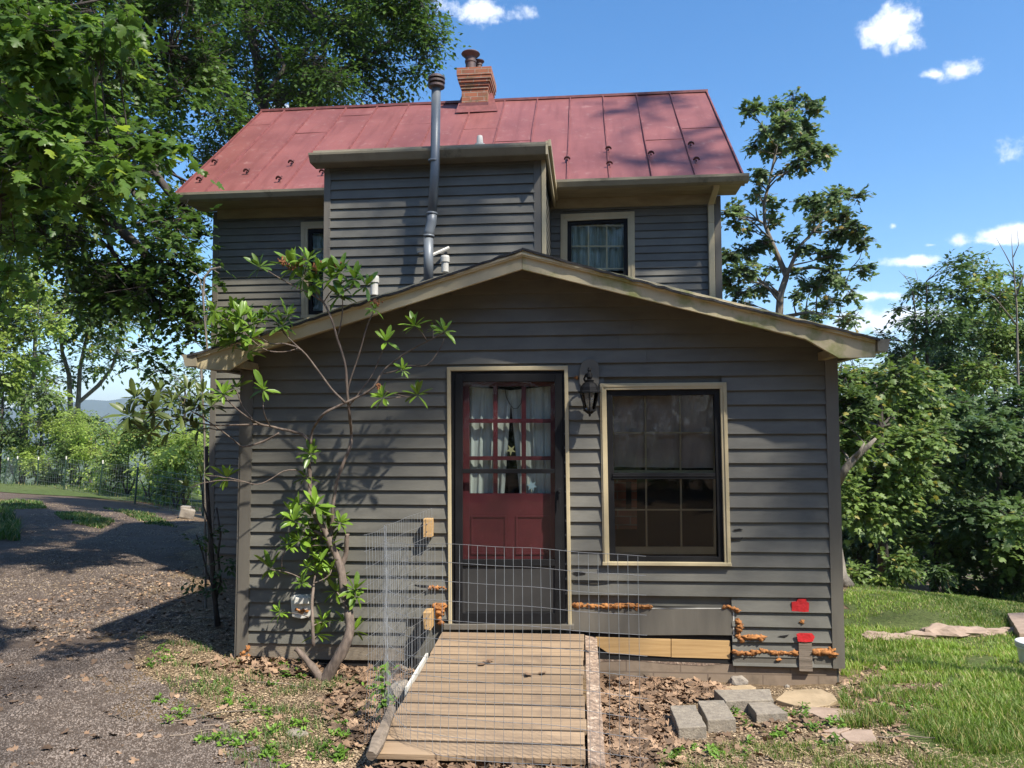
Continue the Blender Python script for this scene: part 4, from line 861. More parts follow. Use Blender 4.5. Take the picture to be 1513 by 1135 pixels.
q = MB(); dz = Vector((0,0,-.003)); e_ = Vector((.012,0,0)); q.hexa([nl+e_+dz*7+Vector((0,.03,0)), nr-e_+dz*7+Vector((0,.03,0)), fr_-e_+dz*7, fl+e_+dz*7, nl+e_+dz+Vector((0,.03,0)), nr-e_+dz+Vector((0,.03,0)), fr_-e_+dz, fl+e_+dz]); q.build('gap_shade_sheet', mat('dark_gap_shade', (.035,.025,.018), (.02,.015,.011)), ramp)  # dark sheet under the boards, its colour stands in for shade in gaps
q = MB()
for s in (.04, .5, .95):
    a = fl.lerp(fr_, s); b = nl.lerp(nr, s); w_ = Vector((.02,0,0)); h_ = Vector((0,0,.09)); o_ = Vector((0,0,-.04)); b = b+Vector((0,.05,0))
    q.hexa([b-w_-h_+o_*0, b+w_-h_, a+w_-h_, a-w_-h_, b-w_+o_, b+w_+o_, a+w_+o_, a-w_+o_])
q.build('joist', 'greywood', ramp)
q = MB(); a0 = upz(566, 1045, zn-.02); a1 = upz(546, 1112, zn-.03)
q.tube([upz(578,1048,.33), upz(566,1080,.33), upz(556,1100,.32), upz(549,1117,.3)], [.03,.035,.04,.028], 7, lump=.15); q.build('side_log', 'greywood', ramp, label='grey split log along the left edge of the ramp')
q = MB(); s0 = fl.lerp(nl, .25); s1 = fl.lerp(nl, .56); w_ = Vector((.012,0,0))
q.hexa([s1-w_*2.4+Vector((0,0,-.06)), s1-w_+Vector((0,0,-.06)), s0-w_+Vector((0,0,-.06)), s0-w_*2.4+Vector((0,0,-.06)), s1-w_*2.4+Vector((0,0,.008)), s1-w_+Vector((0,0,.008)), s0-w_+Vector((0,0,.008)), s0-w_*2.4+Vector((0,0,.008))]); q.build('white_edge_strip', 'white', ramp)
q = MB(); n_ = 16
for i in range(n_):
    t0, t1 = i/n_, (i+1)/n_; 
    A = fr_.lerp(nr, t0*1.0); B = fr_.lerp(nr, t1*1.0); sh0 = random.uniform(-.003,.003)
    e0 = Vector((.014, 0, -.012)); e1 = Vector((.105, 0, -.03)); dn = Vector((0, 0, -.08))
    q.hexa([B+e0+dn, B+e1+dn, A+e1+dn, A+e0+dn, B+e0, B+e1, A+e1, A+e0])
q.build('side_board', 'osb', ramp, label='rough chipboard strip along the right edge of the ramp')
# ------------------------------------------------------------------ wire fence
wf = thing('wire_fence', G(567, 1085), 'loose welded wire fence panel standing around the ramp and across the door', 'wire fence')
def surf(x, y):
    t = (y-fl.y)/(nl.y-fl.y)
    if 0 <= t <= 1.02 and fl.x+(nl.x-fl.x)*t < x < fr_.x+(nr.x-fr_.x)*t+.1: return fl.z+(nl.z-fl.z)*t
    return g1(x, y)
def wirepanel(name, base, top_v, n_h, dy, dx, wob, seed, clipg=True):
    """base: list of (u, depth) for the panel line; top_v: matching photo rows of the top wire"""
    P = [PD(u, v, d) for (u, d), v in zip(base, top_v)]
    seg = [0]
    for a, b in zip(P, P[1:]): seg.append(seg[-1]+math.hypot(b.x-a.x, b.y-a.y))
    Lh = seg[-1]; xs = [p.x for p in P]; ys = [p.y for p in P]; zs = [p.z for p in P]
    def at(s, h):
        x = np.interp(s, seg, xs); y = np.interp(s, seg, ys); z = np.interp(s, seg, zs)-h
        w = mnoise.noise(Vector((s*1.3, h*1.5, seed)))*wob; w2 = mnoise.noise(Vector((s*2.1, h*2.5, seed+7)))*wob*.6
        return Vector((x+w*.4, y+w, z+w2))
    q = MB(); s = 0
    while s <= Lh+1e-4:
        x, y = np.interp(s, seg, xs), np.interp(s, seg, ys); zb = surf(x, y)+.01; zz_ = np.interp(s, seg, zs); H = min(n_h*dy, zz_-zb)
        m = 10; q.tube([at(s, H*i/m) for i in range(m+1)], .00135, 3, cap=False); s += dx
    for k in range(n_h+1):
        pts = []
        for i in range(33):
            s = Lh*i/32; p = at(s, k*dy)
            if p.z > surf(p.x, p.y)+.005: pts.append(p)
        if len(pts) > 2: q.tube(pts, .0015, 3, cap=False)
    return q.build(name, 'wire', wf)
wirepanel('left_panel', [(638,6.15),(604,5.75),(568,5.15)], [751,763,777], 12, .1016, .0508, .035, 1)
wirepanel('folded_panel', [(570,5.1),(555,4.85),(539,4.66)], [778,784,790], 12, .1016, .0508, .03, 4)
fp = wirepanel('front_panel', [(567,5.1),(583,4.7),(604,4.36),(660,4.22),(800,4.10),(955,4.02)], [798,801,804,805,811,822], 12, .1016, .0508, .028, 9)
q = MB(); a = PD(569, 777, 5.12); b = G(575, 1078)
for k in range(5): q.tube([a.lerp(b, t/8)+Vector((random.uniform(-.006,.006), random.uniform(-.01,.01), 0)) for t in range(9)], .0013, 3)
q.build('twisted_seam', 'wire', wf)
# ------------------------------------------------------------------ blocks and flagstones
def topz(u, v, z): return upz(u, v, z)
def slab(name, corners, ztop, th, m, label, cat, group, bevel=.006, sub=True, rough=.004):
    c = [upz(u, v, ztop) for u, v in corners]; cx = sum(p.x for p in c)/len(c); cy_ = sum(p.y for p in c)/len(c)
    t = thing(name, (cx, cy_, ztop-th), label, cat, group) if False else None
    q = MB(); pts = []
    if sub:
        for a, b in zip(c, c[1:]+c[:1]):
            n = max(1, int((b-a).length/.05))
            for i in range(n): pts.append(a.lerp(b, i/n)+Vector((random.uniform(-rough,rough), random.uniform(-rough,rough), 0)))
    else: pts = c
    q.prism([p for p in pts], (0, 0, -th)); o = q.build(name, m, None, bevel=bevel)
    # move the origin to the base of the thing
    off = Vector((cx, cy_, ztop-th)); o.data.transform(Matrix.Translation(-off)); o.location = off
    return tag(o, label, cat, group)
BG = 'loose concrete blocks beside the ramp'
for cs, h, lab in (([(989,1042),(1027,1041),(1044,1073),(1002,1075)], .10, 'grey concrete block nearest the ramp with a hollow in its top'),
                  ([(1030,1035),(1069,1034),(1087,1062),(1045,1064)], .10, 'grey concrete block standing second from the ramp'),
                  ([(1055,1019),(1137,1018),(1143,1034),(1072,1036)], .10, 'long grey concrete block lying behind the other blocks'),
                  ([(1103,1036),(1139,1036),(1164,1053),(1118,1055)], .07, 'thinner pale grey concrete block at the right end of the group')):
    c0 = G(cs[3][0], cs[3][1]+h*150); zt_ = g1(c0.x, c0.y)+h-.012
    slab('concrete_block', cs, zt_, h+.02, 'block', lab, 'concrete block', BG)
FG = 'flagstones lying right of the concrete blocks'
for cs, h, m_, lab in (([(1146,1033),(1160,1022),(1185,1018),(1212,1018),(1230,1026),(1236,1034),(1225,1041),(1200,1045),(1172,1041)], .035, 'stone', 'rounded tan flagstone lying against the house corner'),
                  ([(1066,1017),(1075,1013),(1110,1012),(1118,1016),(1110,1019),(1080,1020)], .04, 'stone', 'small tan stone half hidden behind the long block'),
                  ([(1178,1050),(1198,1044),(1258,1047),(1280,1063),(1240,1064),(1212,1060),(1200,1053)], .025, 'stonepink', 'long pinkish flagstone beyond the broken pieces'),
                  ([(1215,1080),(1237,1073),(1256,1076),(1237,1082)], .025, 'stonepink', 'upper left piece of the broken pink flagstone'),
                  ([(1214,1083),(1236,1084),(1249,1093),(1228,1096),(1214,1092)], .025, 'stonepink', 'lower left piece of the broken pink flagstone'),
                  ([(1240,1083),(1262,1077),(1288,1078),(1297,1096),(1252,1094)], .028, 'stonepink', 'largest right piece of the broken pink flagstone'),
                  ([(1246,1100),(1258,1097),(1262,1101),(1252,1105)], .015, 'stonepink', 'tiny chip in front of the broken flagstone'),
                  ([(420,1082),(432,1076),(450,1077),(457,1083),(440,1088),(426,1087)], .015, 'block', 'small flat grey stone in the gravel left of the ramp')):
    c0 = G(*cs[-1]); slab('flagstone', cs, g1(c0.x, c0.y)+h-.006, h+.03, m_, lab, 'flagstone', FG if m_ != 'block' else None, bevel=.004, rough=.007)
def rocks(name, pts, m, label, cat, group=None):
    for i, (u, v, r, sq) in enumerate(pts):
        c = G(u, v); q = MB(); q.blob((0,0,0), r, sq, .28, 3, seed=u*.1+i); o = q.build(name, m, None); o.location = (c.x, c.y, c.z+r*sq[2]*.35); yield tag(o, label[i] if isinstance(label, list) else label, cat, group)
list(rocks('rock', [(611,985,.22,(1,.8,.9)),(598,1030,.12,(1,.9,.7)),(800+0,1150,.02,(1,1,1))][:2], 'rock', ['rough brown rock behind the wire left of the ramp', 'small brown rock at the foot of the wire corner'], 'rock'))
list(rocks('rock', [(1090,1012,.07,(1,.8,.7)),(1143,1009,.035,(1,1,.8)),(1163,1016,.02,(1,1,.8))], 'rock', ['brown rock at the foundation behind the blocks','small stone against the foundation','pebble near the rounded flagstone'], 'rock'))
BR = [(1298,944,.12,(1.7,.9,.5)),(1330,946,.12,(1.9,.9,.45)),(1362,942,.11,(1.8,.9,.5)),(1395,938,.15,(1.7,1,.55)),(1432,937,.13,(1.8,.9,.5)),(1465,937,.10,(1.8,.8,.5)),(1495,934,.08,(1.8,.8,.5))]
list(rocks('edging_stone', BR, 'stonepink', ['leftmost small dark edging stone in the lawn','second edging stone from the house','third edging stone from the house, low','humped pale edging stone in mid row','pale edging stone right of the humped one','sixth edging stone toward the right edge','rightmost low edging stone near the slab'], 'edging stone', 'row of edging stones in the lawn'))
c0 = G(1500, 936); slab('garden_slab', [(1488,906),(1540,904),(1580,932),(1506,936)], c0.z+.11, .16, 'stonepink', 'pale timber slab on the lawn at the right edge', 'slab', None)
# bucket
bc = G(1527, 990); bu = thing('bucket', bc, 'white plastic bucket on the grass at the right edge', 'bucket')
q = MB(); q.lathe(bc+Vector((0,0,.0)), [(.10,0),(.125,.20),(.137,.2),(.137,.215),(.128,.22),(.139,.225),(.139,.245),(.12,.247)], 24); q.build('body', 'bucket', bu)
q = MB(); q.lathe(bc+Vector((0,0,.247)), [(.135,0),(.138,.006),(.13,.012)], 24); q.build('lid', 'bucket', bu)
# planter / stump block far left
bc = G(276, 766); st = thing('stone_block', bc, 'tilted grey stone block at the far driveway edge', 'stone block')
q = MB(); q.box(bc+Vector((0,0,.12)), (.34,.32,.24), .5, Matrix.Rotation(.25, 3, 'Y')); q.build('block', 'rock', st, bevel=.03)
q = MB(); q.box(bc+Vector((-.03,0,.25)), (.22,.22,.09), .3, Matrix.Rotation(.1, 3, 'Y')); q.build('cap_stone', 'rock', st, bevel=.02)
# ------------------------------------------------------------------ rhododendron
rb = G(478, 1004)
def rd(u):      # camera depth of the shrub's parts: it leans a little away from the wall
    return float(np.interp(u, [150, 300, 480, 560, 680], [5.5, 6.0, 6.2, 6.15, 6.08]))
rdep = proj(rb)[2]
rh = thing('rhododendron', rb, 'leggy rhododendron with crooked stems and leaf whorls before the wall', 'shrub')
STEMS = [
 ([(478,1008),(492,985),(508,958),(517,928),(514,897),(508,872),(505,848),(497,822),(487,800),(477,778),(465,760),(458,738),(458,705),(456,680),(459,656)], [12,10,9,7.5,7,7,7,6.5,6,5.5,4.5,4,3.5,3.2,3]),
 ([(476,1006),(463,988),(450,972),(437,958)], [9,6.5,5,4]), ([(503,838),(511,820),(512,800),(513,789)], [5,4.5,4,3.6]),
 ([(499,828),(490,800),(491,770),(493,740),(498,710),(507,685),(517,660),(519,640),(516,610),(513,580),(511,545),(505,520),(498,500),(490,472),(478,447),(462,425),(450,405)], [4.5,4,3.5,3.2,3.2,3,3,2.6,2.4,2.4,2.2,2,1.9,1.7,1.6,1.4,1]),
 ([(459,656),(462,635),(478,612),(500,600),(530,586),(552,572),(566,548),(590,528),(612,514),(640,500),(655,492)], [2.6,2.3,2.2,2.2,2,2,1.6,1.5,1.3,1,1]),
 ([(459,656),(447,642),(430,637),(415,634),(400,630),(385,627),(365,616),(345,600),(330,585)], [2.6,2.6,2.4,2.2,2,1.8,1.3,1.1,.9]),
 ([(385,627),(350,628),(310,628),(270,618),(235,612),(215,600)], [1.6,1.5,1.4,1.2,1.1,.9]), ([(412,640),(390,652),(360,660),(345,650),(325,635),(300,618),(270,600)], [1.8,1.7,1.6,1.3,1.2,1.1,.9]),
 ([(510,595),(490,575),(468,545),(445,517),(420,508),(400,508),(380,495),(365,485)], [1.9,1.8,1.7,1.5,1.4,1.2,1.1,1]), ([(445,517),(425,498),(410,480)], [1.2,1,.8]), ([(440,515),(420,520),(395,518),(375,505),(355,485),(335,470)], [1.2,1,1,.9,.8,.7]),
 ([(513,580),(518,560),(530,525),(543,480),(550,465)], [1.6,1.4,1.3,1.2,.9]), ([(516,600),(535,575),(552,550),(562,525),(571,508)], [1.3,1.2,1,.9,.8]), ([(566,552),(585,548),(600,540),(630,540),(650,515),(656,500)], [1.1,.9,.9,.8,.8,.7]),
 ([(460,725),(450,700),(440,695),(420,696),(400,708),(380,716),(355,710),(338,706)], [1.3,1.2,1.2,1.1,1,1,.9,.8]), ([(552,572),(575,580),(600,586),(615,586)], [1.2,1,.9,.8]), ([(400,632),(390,610),(389,590),(390,576)], [1.1,.9,.8,.8]), ([(372,618),(358,600),(350,578)], [1.1,.9,.8]),
 ([(463,955),(462,925),(461,895),(463,870),(466,850)], [3,3,2.6,2.4,2]), ([(480,793),(465,785),(450,788),(440,780),(430,768)], [3.5,2.8,2,1.6,1.2]), ([(463,870),(445,855),(425,846),(402,842)], [1.3,1.1,1,.8]),
 ([(498,500),(505,470),(506,440),(503,420)], [1.2,1.1,1,.8]), ([(478,447),(455,432),(425,418),(395,400)], [1.2,1.1,1,.8]), ([(478,447),(490,430),(510,415),(530,412)], [1.1,1,.9,.8]), ([(463,862),(480,855),(488,848)], [1.2,1,.8]), ([(515,900),(505,885),(498,875)], [1.4,1.1,.8])]
q = MB(); joints = []
for pth, rad in STEMS:
    P = []
    for (u, v) in pth:
        d = rd(u) + .10*mnoise.noise(Vector((u*.012, v*.012, len(pth)*1.1)))
        if v < 620: d -= .2
        if v > 820: d += (rdep-d)*min(1, (v-820)/120)
        P.append(PD(u, v, d))
    # densify with smooth noise
    Q2 = []; R2 = []
    for i in range(len(P)-1):
        for k in range(3):
            t = k/3; a = P[max(i-1,0)]; b = P[i]; c = P[i+1]; e = P[min(i+2,len(P)-1)]
            Q2.append(.5*((2*b)+(c-a)*t+(2*a-5*b+4*c-e)*t*t+(3*b-a-3*c+e)*t**3)); R2.append((rad[i]+(rad[i+1]-rad[i])*t)*.86*rdep/FPX*(1+random.uniform(-.1,.12)))
    Q2.append(P[-1]); R2.append(rad[-1]*rdep/FPX); q.tube(Q2, R2, 9, lump=.08); joints += list(zip(Q2, R2))
stemmb = q
WH = [(384,395,20),(437,397,27),(447,412,25),(464,420,23),(491,414,26),(504,403,22),(524,413,22),(541,423,18),(501,437,18),(470,402,22),(455,385,22),(553,457,13),(613,482,21),(657,490,24),(640,487,12),(571,505,20),(595,547,14),(566,588,19),(617,584,20),
 (317,460,19),(354,470,22),(360,484,24),(340,490,22),(397,463,17),(424,467,20),(417,482,18),(350,504,24),(367,520,22),(384,473,20),(335,472,20),(372,500,20),(349,574,21),(389,576,21),(330,583,20),(335,706,20),(325,475,18),(345,458,18),(372,478,20),(352,492,20),(366,462,16),(322,495,16),(338,510,16),
 (459,671,19),(451,706,15),(465,748,22),(429,756,20),(434,770,18),(460,764,22),(502,773,22),(443,799,20),(425,805,16),(471,793,20),(488,806,22),(462,820,22),(400,841,23),(485,847,20),(524,872,21),(496,874,18),(414,905,15),(476,918,20),(468,938,20),(508,917,14),(524,932,18),(527,882,15),(476,830,18),(452,780,18),(446,862,12),(478,762,16),(442,745,14),(485,782,18),(458,806,18),(478,815,16),(490,840,16),(470,845,16),(505,855,15),(456,838,14)]
WD = [(201,588,19),(191,614,21),(218,594,19),(234,581,20),(254,594,22),(278,577,22),(241,621,22),(268,614,22),(251,638,22),(228,608,22),(295,594,22),(208,631,20),(285,608,22),(301,581,20),(313,600,18),(278,720,20),(300,700,14),(265,585,20),(220,640,18),(292,635,16)]
def whorls(lst, mname, seed, tw):
    rng = random.Random(seed)
    for (u, v, r) in lst:
        P = []; D = []; NN = []; SZ = []
        c = PD(u, v, rd(u)-(.2 if v < 620 else 0)+rng.uniform(-.12,.08)); j, jr = min(joints, key=lambda k: (k[0]-c).length+(0 if k[0].z < c.z+.02 else .12))
        ax = (c-j); ax = (ax.normalized()*.5 if ax.length > .02 else Vector((0,0,.2))) + Vector((0,-.12,.75)); ax.normalize()
        if (c-j).length > .03: tw.tube(smooth_path(j, c-ax*.01, .08, 5), [min(jr*.7,.006), .0045, .004, .0035, .003], 5)
        x = ax.cross(Vector((rng.random(), rng.random(), .3))).normalized(); y = ax.cross(x)
        Lf = r*rdep/FPX*1.28*rng.uniform(.85,1.12); n = rng.randint(12, 18)
        for i in range(n):
            a = i*2.399+rng.uniform(-.25,.25); e = math.radians(rng.choice((62,48,30,14,2,-12,-28,-45)) if i > 2 else 60)+rng.uniform(-.15,.15)
            d = (x*math.cos(a)+y*math.sin(a))*math.cos(e)+ax*math.sin(e); d.normalize()
            nn = ax*math.cos(e)-(x*math.cos(a)+y*math.sin(a))*math.sin(e)
            P.append(c+d*.008); D.append(d); NN.append(nn+Vector((rng.uniform(-.2,.2), rng.uniform(-.2,.2), 0))); SZ.append(Lf*rng.uniform(.5,1.12))
        leafmesh('leaf_whorl', mname, rh, np.array([tuple(p) for p in P]), np.array([tuple(p) for p in D]), np.array([tuple(p) for p in NN]), np.array(SZ), T_LONG)
    pass
whorls(WH, 'lf_rhodo', 3, stemmb); whorls(WD, 'lf_rhodo2', 5, stemmb); stemmb.build('stem', 'rstem', rh, smooth=True)
for (u, v, r) in ((419,387,9),(467,395,10),(498,392,10),(445,388,8),(430,395,7),(554,447,7),(560,571,4)):
    q = MB()
    for _ in range(26):
        q.blob(PD(u+random.gauss(0,r*.5), v+random.gauss(0,r*.35), rd(u)-.22+random.uniform(-.05,.05)), random.uniform(.005,.009), (1,1,1.6), .3, 1, seed=random.random()*9)
    q.build('dried_flower_head', 'deadflower', rh)
# bare shrub in the shadow at the left corner of the wing
bb = G(322, 925); bs = thing('bare_shrub', bb, 'dark bare shrub stems in the shade left of the entry wing', 'shrub')
q = MB()
for (pts, r) in (([(322,925),(318,890),(314,850),(312,810),(309,770),(306,720),(305,660)], .028), ([(318,890),(326,860),(322,820),(326,790),(320,750)], .014), ([(316,870),(305,845),(300,820),(290,790)], .01), ([(310,780),(300,745),(296,700)], .008)):
    q.tube([PD(u, v, 7.4+.1*random.random()) for u, v in pts], [r*(1-.5*i/len(pts)) for i in range(len(pts))], 7, lump=.12)
q.build('stem', 'bark', bs, smooth=True)
cl = []
for (u, v, r, n) in ((309,800,.16,10),(325,840,.14,8),(300,850,.14,8),(318,880,.14,8),(290,800,.1,4)):
    c = PD(u, v, 7.4); cl.append((c.x, c.y, c.z, r, r, r, n))
P, D, NN, SZ, TW = sprays(cl, 6, .06, .12); leafmesh('leaves', 'lf_wood', bs, P, D, NN, SZ, T_OVAL)
# pale leafless vine by the upper left corner
vb = PD(303, 545, 8.6); vb = Vector((vb.x, vb.y, g1(vb.x, vb.y)))
vn = thing('climbing_vine', vb, 'thin pale leafless vine rising past the left corner of the upper wall', 'vine')
q = MB(); 
for pts, r in (([(304,900),(303,760),(302,640),(297,545),(306,515),(303,480),(300,440),(302,410),(312,398),(326,395)], .012), ([(303,480),(308,455),(300,425)], .007), ([(300,440),(296,415),(290,405),(280,400)], .006), ([(303,412),(312,392),(318,386)], .004), ([(314,398),(324,404)], .004)):
    q.tube([PD(u, v, 8.6) for u, v in pts], r, 6, lump=.15)
q.build('stem', 'barkpale', vn)
# ------------------------------------------------------------------ trees and shrubs
def C(u, v, d, r, n, sq=.85, dz=1.0):
    p = PD(u, v, d); R = r*d/FPX; return (p.x, p.y, p.z, R, R*dz, R*sq, n)
def gbase(u, d):
    p = PD(u, 632, d); return Vector((p.x, p.y, g1(p.x, p.y)))
# yard tree right of the house
YT = [(1113,167,15),(1147,157,17),(1170,147,13),(1194,157,14),(1210,160,8),(1157,187,24),(1127,194,14),(1180,181,17),(1194,198,12),(1147,218,22),(1117,218,10),(1180,214,20),(1200,224,18),(1220,224,12),(1187,241,18),(1130,254,12),(1123,275,11),(1140,288,8),(1123,291,8),(1160,258,9),(1143,328,12),(1140,308,8),(1080,311,12),(1093,321,11),(1110,338,8),(1070,315,6),(1177,295,8),(1194,295,9),(1214,298,18),(1227,288,13),(1247,285,12),(1264,291,8),(1220,318,20),(1247,321,16),(1200,321,9),(1261,338,16),(1244,348,18),(1278,355,11),(1227,341,12),(1200,335,8),(1174,348,9),(1080,372,13),(1107,368,20),(1127,358,12),(1187,362,13),(1214,372,13),(1080,413,18),(1100,400,20),(1123,423,17),(1093,433,13),(1140,397,11),(1180,407,13),(1200,423,19),(1227,403,19),(1247,420,14),(1274,397,14),(1227,443,14),(1180,437,9),(1254,430,9),(1190,460,11),(1214,467,11),(1247,470,12),(1264,467,6),(1100,450,12),(1070,385,12),(1230,378,13)]
yd = 16.5; gb = gbase(1148, yd)
P_ = lambda lst, d: [PD(u, v, d) for u, v in lst]
sk1 = [gb, PD(1150,600,yd)] + P_([(1151,470),(1153,435),(1162,408),(1150,380),(1138,352),(1130,332),(1129,300),(1136,272),(1143,240),(1150,205),(1160,165)], yd)
sk2 = P_([(1162,408),(1172,385),(1180,365),(1195,350),(1212,330),(1222,305)], yd-.2); sk3 = P_([(1130,332),(1118,324),(1100,320),(1080,312)], yd+.2); sk4 = P_([(1120,326),(1117,308)], yd)
sk5 = P_([(1153,440),(1135,425),(1110,405),(1090,400)], yd+.3); sk6 = P_([(1165,400),(1200,395),(1235,400),(1265,398)], yd+.4); sk7 = P_([(1152,470),(1190,462),(1240,468)], yd)
tree('yard_tree', 'tall airy tree with lumpy separate leaf clumps rising right of the house', 'tree', gb, [(sk1, [.15,.11,.085,.075,.065,.055,.045,.04,.035,.03,.025,.02,.012]),(sk2,[.045,.04,.033,.028,.02,.012]),(sk3,[.03,.015]),(sk4,[.025,.008]),(sk5,[.045,.015]),(sk6,[.045,.015]),(sk7,[.05,.015])],
     [C(u, v, yd+random.uniform(-1.1,1.1), r*.9, r*r*.115+5) for u, v, r in YT], .095, 'lf_catalpa', per=6, tm=T_MAPLE, barkm='barkpale', spl=.2, limb=.03, twig=.008, twfrac=.6)
# big maple on the left: trunk just outside the frame, limbs and crown inside
def poly_clusters(poly, n, d0, d1, r0, r1, dens, sq=.8, seed=1, gap=0.0, dfun=None):
    rng = random.Random(seed); us = [p[0] for p in poly]; vs = [p[1] for p in poly]; out = []; tries = 0
    while len(out) < n and tries < 20000:
        tries += 1; u = rng.uniform(min(us), max(us)); v = rng.uniform(min(vs), max(vs))
        if not inpoly(np.array(u), np.array(v), poly): continue
        if gap and float(vnoise(u, v, 55, seed)) < gap: continue
        d = dfun(u, v, rng) if dfun else rng.uniform(d0, d1); r = rng.uniform(r0, r1); out.append(C(u, v, d, r, dens*r*r, sq))
    return out
mbse = gbase(-170, 10.5); mtr = [mbse, PD(-165,560,10.5), PD(-150,350,10.5), PD(-120,150,10.8), PD(-60,-60,11), PD(0,-250,11.3)]
limbs = [(mtr, [.42,.33,.3,.27,.22,.14]), (P_([(-155,400),(-60,330)],10.4)+[PD(55,238,9.8),PD(100,268,9.8),PD(150,312,9.9),PD(215,375,10),PD(262,440,10.1),PD(290,500,10.2)], [.16,.13,.10,.09,.075,.06,.045,.02]),
 ([PD(-130,200,10.8),PD(20,150,10.5),PD(150,165,10.4),PD(200,215,10.4),PD(250,285,10.5),PD(295,330,10.6)], [.14,.11,.08,.065,.05,.03]), ([PD(-90,40,11),PD(60,40,11),PD(170,60,11.6),PD(250,80,12.2)], [.11,.08,.045,.015]),
 ([PD(60,238,9.8),PD(120,230,10.2),PD(180,262,10.3),PD(230,330,10.2)], [.07,.05,.04,.02]), ([PD(150,312,9.9),PD(165,370,10),PD(205,430,10)], [.05,.03,.015]), ([PD(236,440,10),PD(238,470,10),PD(226,500,10),PD(224,540,10)], [.012,.008,.006,.004])]
big = poly_clusters([(-200,-140),(330,-140),(330,120),(285,220),(300,300),(308,420),(300,470),(262,470),(222,430),(150,445),(60,395),(0,330),(-200,300)], 230, 9, 12.5, 18, 40, .043, seed=3, gap=.26, dfun=lambda u, v, rng: rng.uniform(9, 12.5) if u < 190 or v > 330 else rng.uniform(11.3, 14.5))
big += [C(u, v, 10, r, n) for u, v, r, n in ((224,522,13,9),(230,548,11,7),(215,515,9,5),(285,480,16,14),(292,440,16,14),(262,400,24,30),(292,390,14,12),(200,445,22,20),(250,440,18,15),(120,430,26,24),(170,420,24,22),(292,505,10,8))]
tree('maple_tree', 'large dark maple reaching in from the left edge with limbs sloping toward the house', 'tree', mbse, limbs, big, .08, 'lf_big', per=7, tm=T_MAPLE, spl=.42, limb=.022, twig=.007, twfrac=.5)
# tree behind the house
hb = gbase(395, 17.5); ht = [hb, PD(398,400,17.5), PD(392,180,17.4), PD(380,90,17.2), PD(360,10,17), PD(350,-80,17)]
hl = [(ht, [.25,.2,.13,.10,.07,.04]), (P_([(392,200),(345,165),(325,110),(290,60),(270,0)],17),[.07,.06,.05,.035,.02]), (P_([(388,150),(420,100),(405,60),(370,20),(350,-20)],16.6),[.06,.05,.04,.03,.02]), (P_([(390,190),(440,120),(480,80),(470,30),(425,-20)],17),[.07,.055,.045,.03,.02]), (P_([(440,120),(520,100),(580,60),(620,20)],17.2),[.08,.06,.04,.02])]
bk_ = poly_clusters([(270,-120),(650,-120),(660,30),(648,75),(625,105),(560,150),(500,152),(430,160),(385,168),(330,205),(300,250),(270,180)], 120, 15.5, 19.5, 16, 34, .068, seed=8, gap=.25)
bk_ += [C(u, v, 16.5, r, r*r*.075) for u, v, r in ((640,30,18),(630,80,20),(610,110,18),(580,125,22),(545,135,22),(600,60,28),(560,90,30),(620,5,22),(500,130,18),(585,20,26),(520,60,26),(460,140,14),(415,155,14))]
tree('tree_behind_house', 'dark leafy tree standing behind the house with twigs above the roof ridge', 'tree', hb, hl, bk_, .115, 'lf_big', per=7, tm=T_DIAM, spl=.5, limb=.03, twig=.008, twfrac=.4)
# near maple boughs (its trunk stands left of the frame)
nb = gbase(-420, 5.6); ntr = [nb, PD(-410,400,5.6), PD(-390,100,5.6), PD(-340,-200,5.8)]
nl_ = [(ntr,[.2,.17,.15,.12]), ([PD(-400,260,5.6),PD(-150,190,5.5),PD(0,235,5.4),PD(60,233,5.4),PD(120,210,5.4),PD(190,215,5.5),PD(240,232,5.6)],[.06,.04,.02,.016,.012,.009,.004]), ([PD(-395,150,5.6),PD(-150,60,5.6),PD(0,32,5.6),PD(90,12,5.6),PD(170,-5,5.7)],[.06,.035,.016,.012,.006]),
  ([PD(-150,190,5.5),PD(0,290,5.3),PD(60,275,5.3),PD(120,290,5.4)],[.03,.018,.012,.005]), ([PD(-150,100,5.6),PD(0,130,5.6),PD(80,120,5.7),PD(140,110,5.8)],[.03,.018,.012,.005])]
nc = [C(u, v, random.uniform(5.0,6.1), r, r*r*.017+2, .7) for u, v, r in ((20,20,40),(70,35,36),(110,20,30),(150,12,26),(190,8,18),(30,80,40),(80,95,38),(20,140,38),(70,150,34),(120,120,26),(135,85,20),(100,70,30),(40,190,40),(95,185,30),(20,250,42),(60,240,30),(110,215,30),(150,200,26),(190,205,26),(225,215,20),(255,228,14),(200,250,20),(165,235,24),(130,255,26),(80,290,30),(30,310,36),(120,300,20),(150,280,14),(0,350,24),(-40,100,50),(-40,250,50),(-60,10,50),(10,395,14),(120,170,16),(150,45,14))]
tree('near_maple_tree', 'bright close maple boughs with large leaves in the upper left corner', 'tree', nb, nl_, nc, .078, 'lf_maple', per=7, tm=T_MAPLE, spl=.22, limb=.012, twig=.003, twfrac=.8, flat=.5, droop=.45)
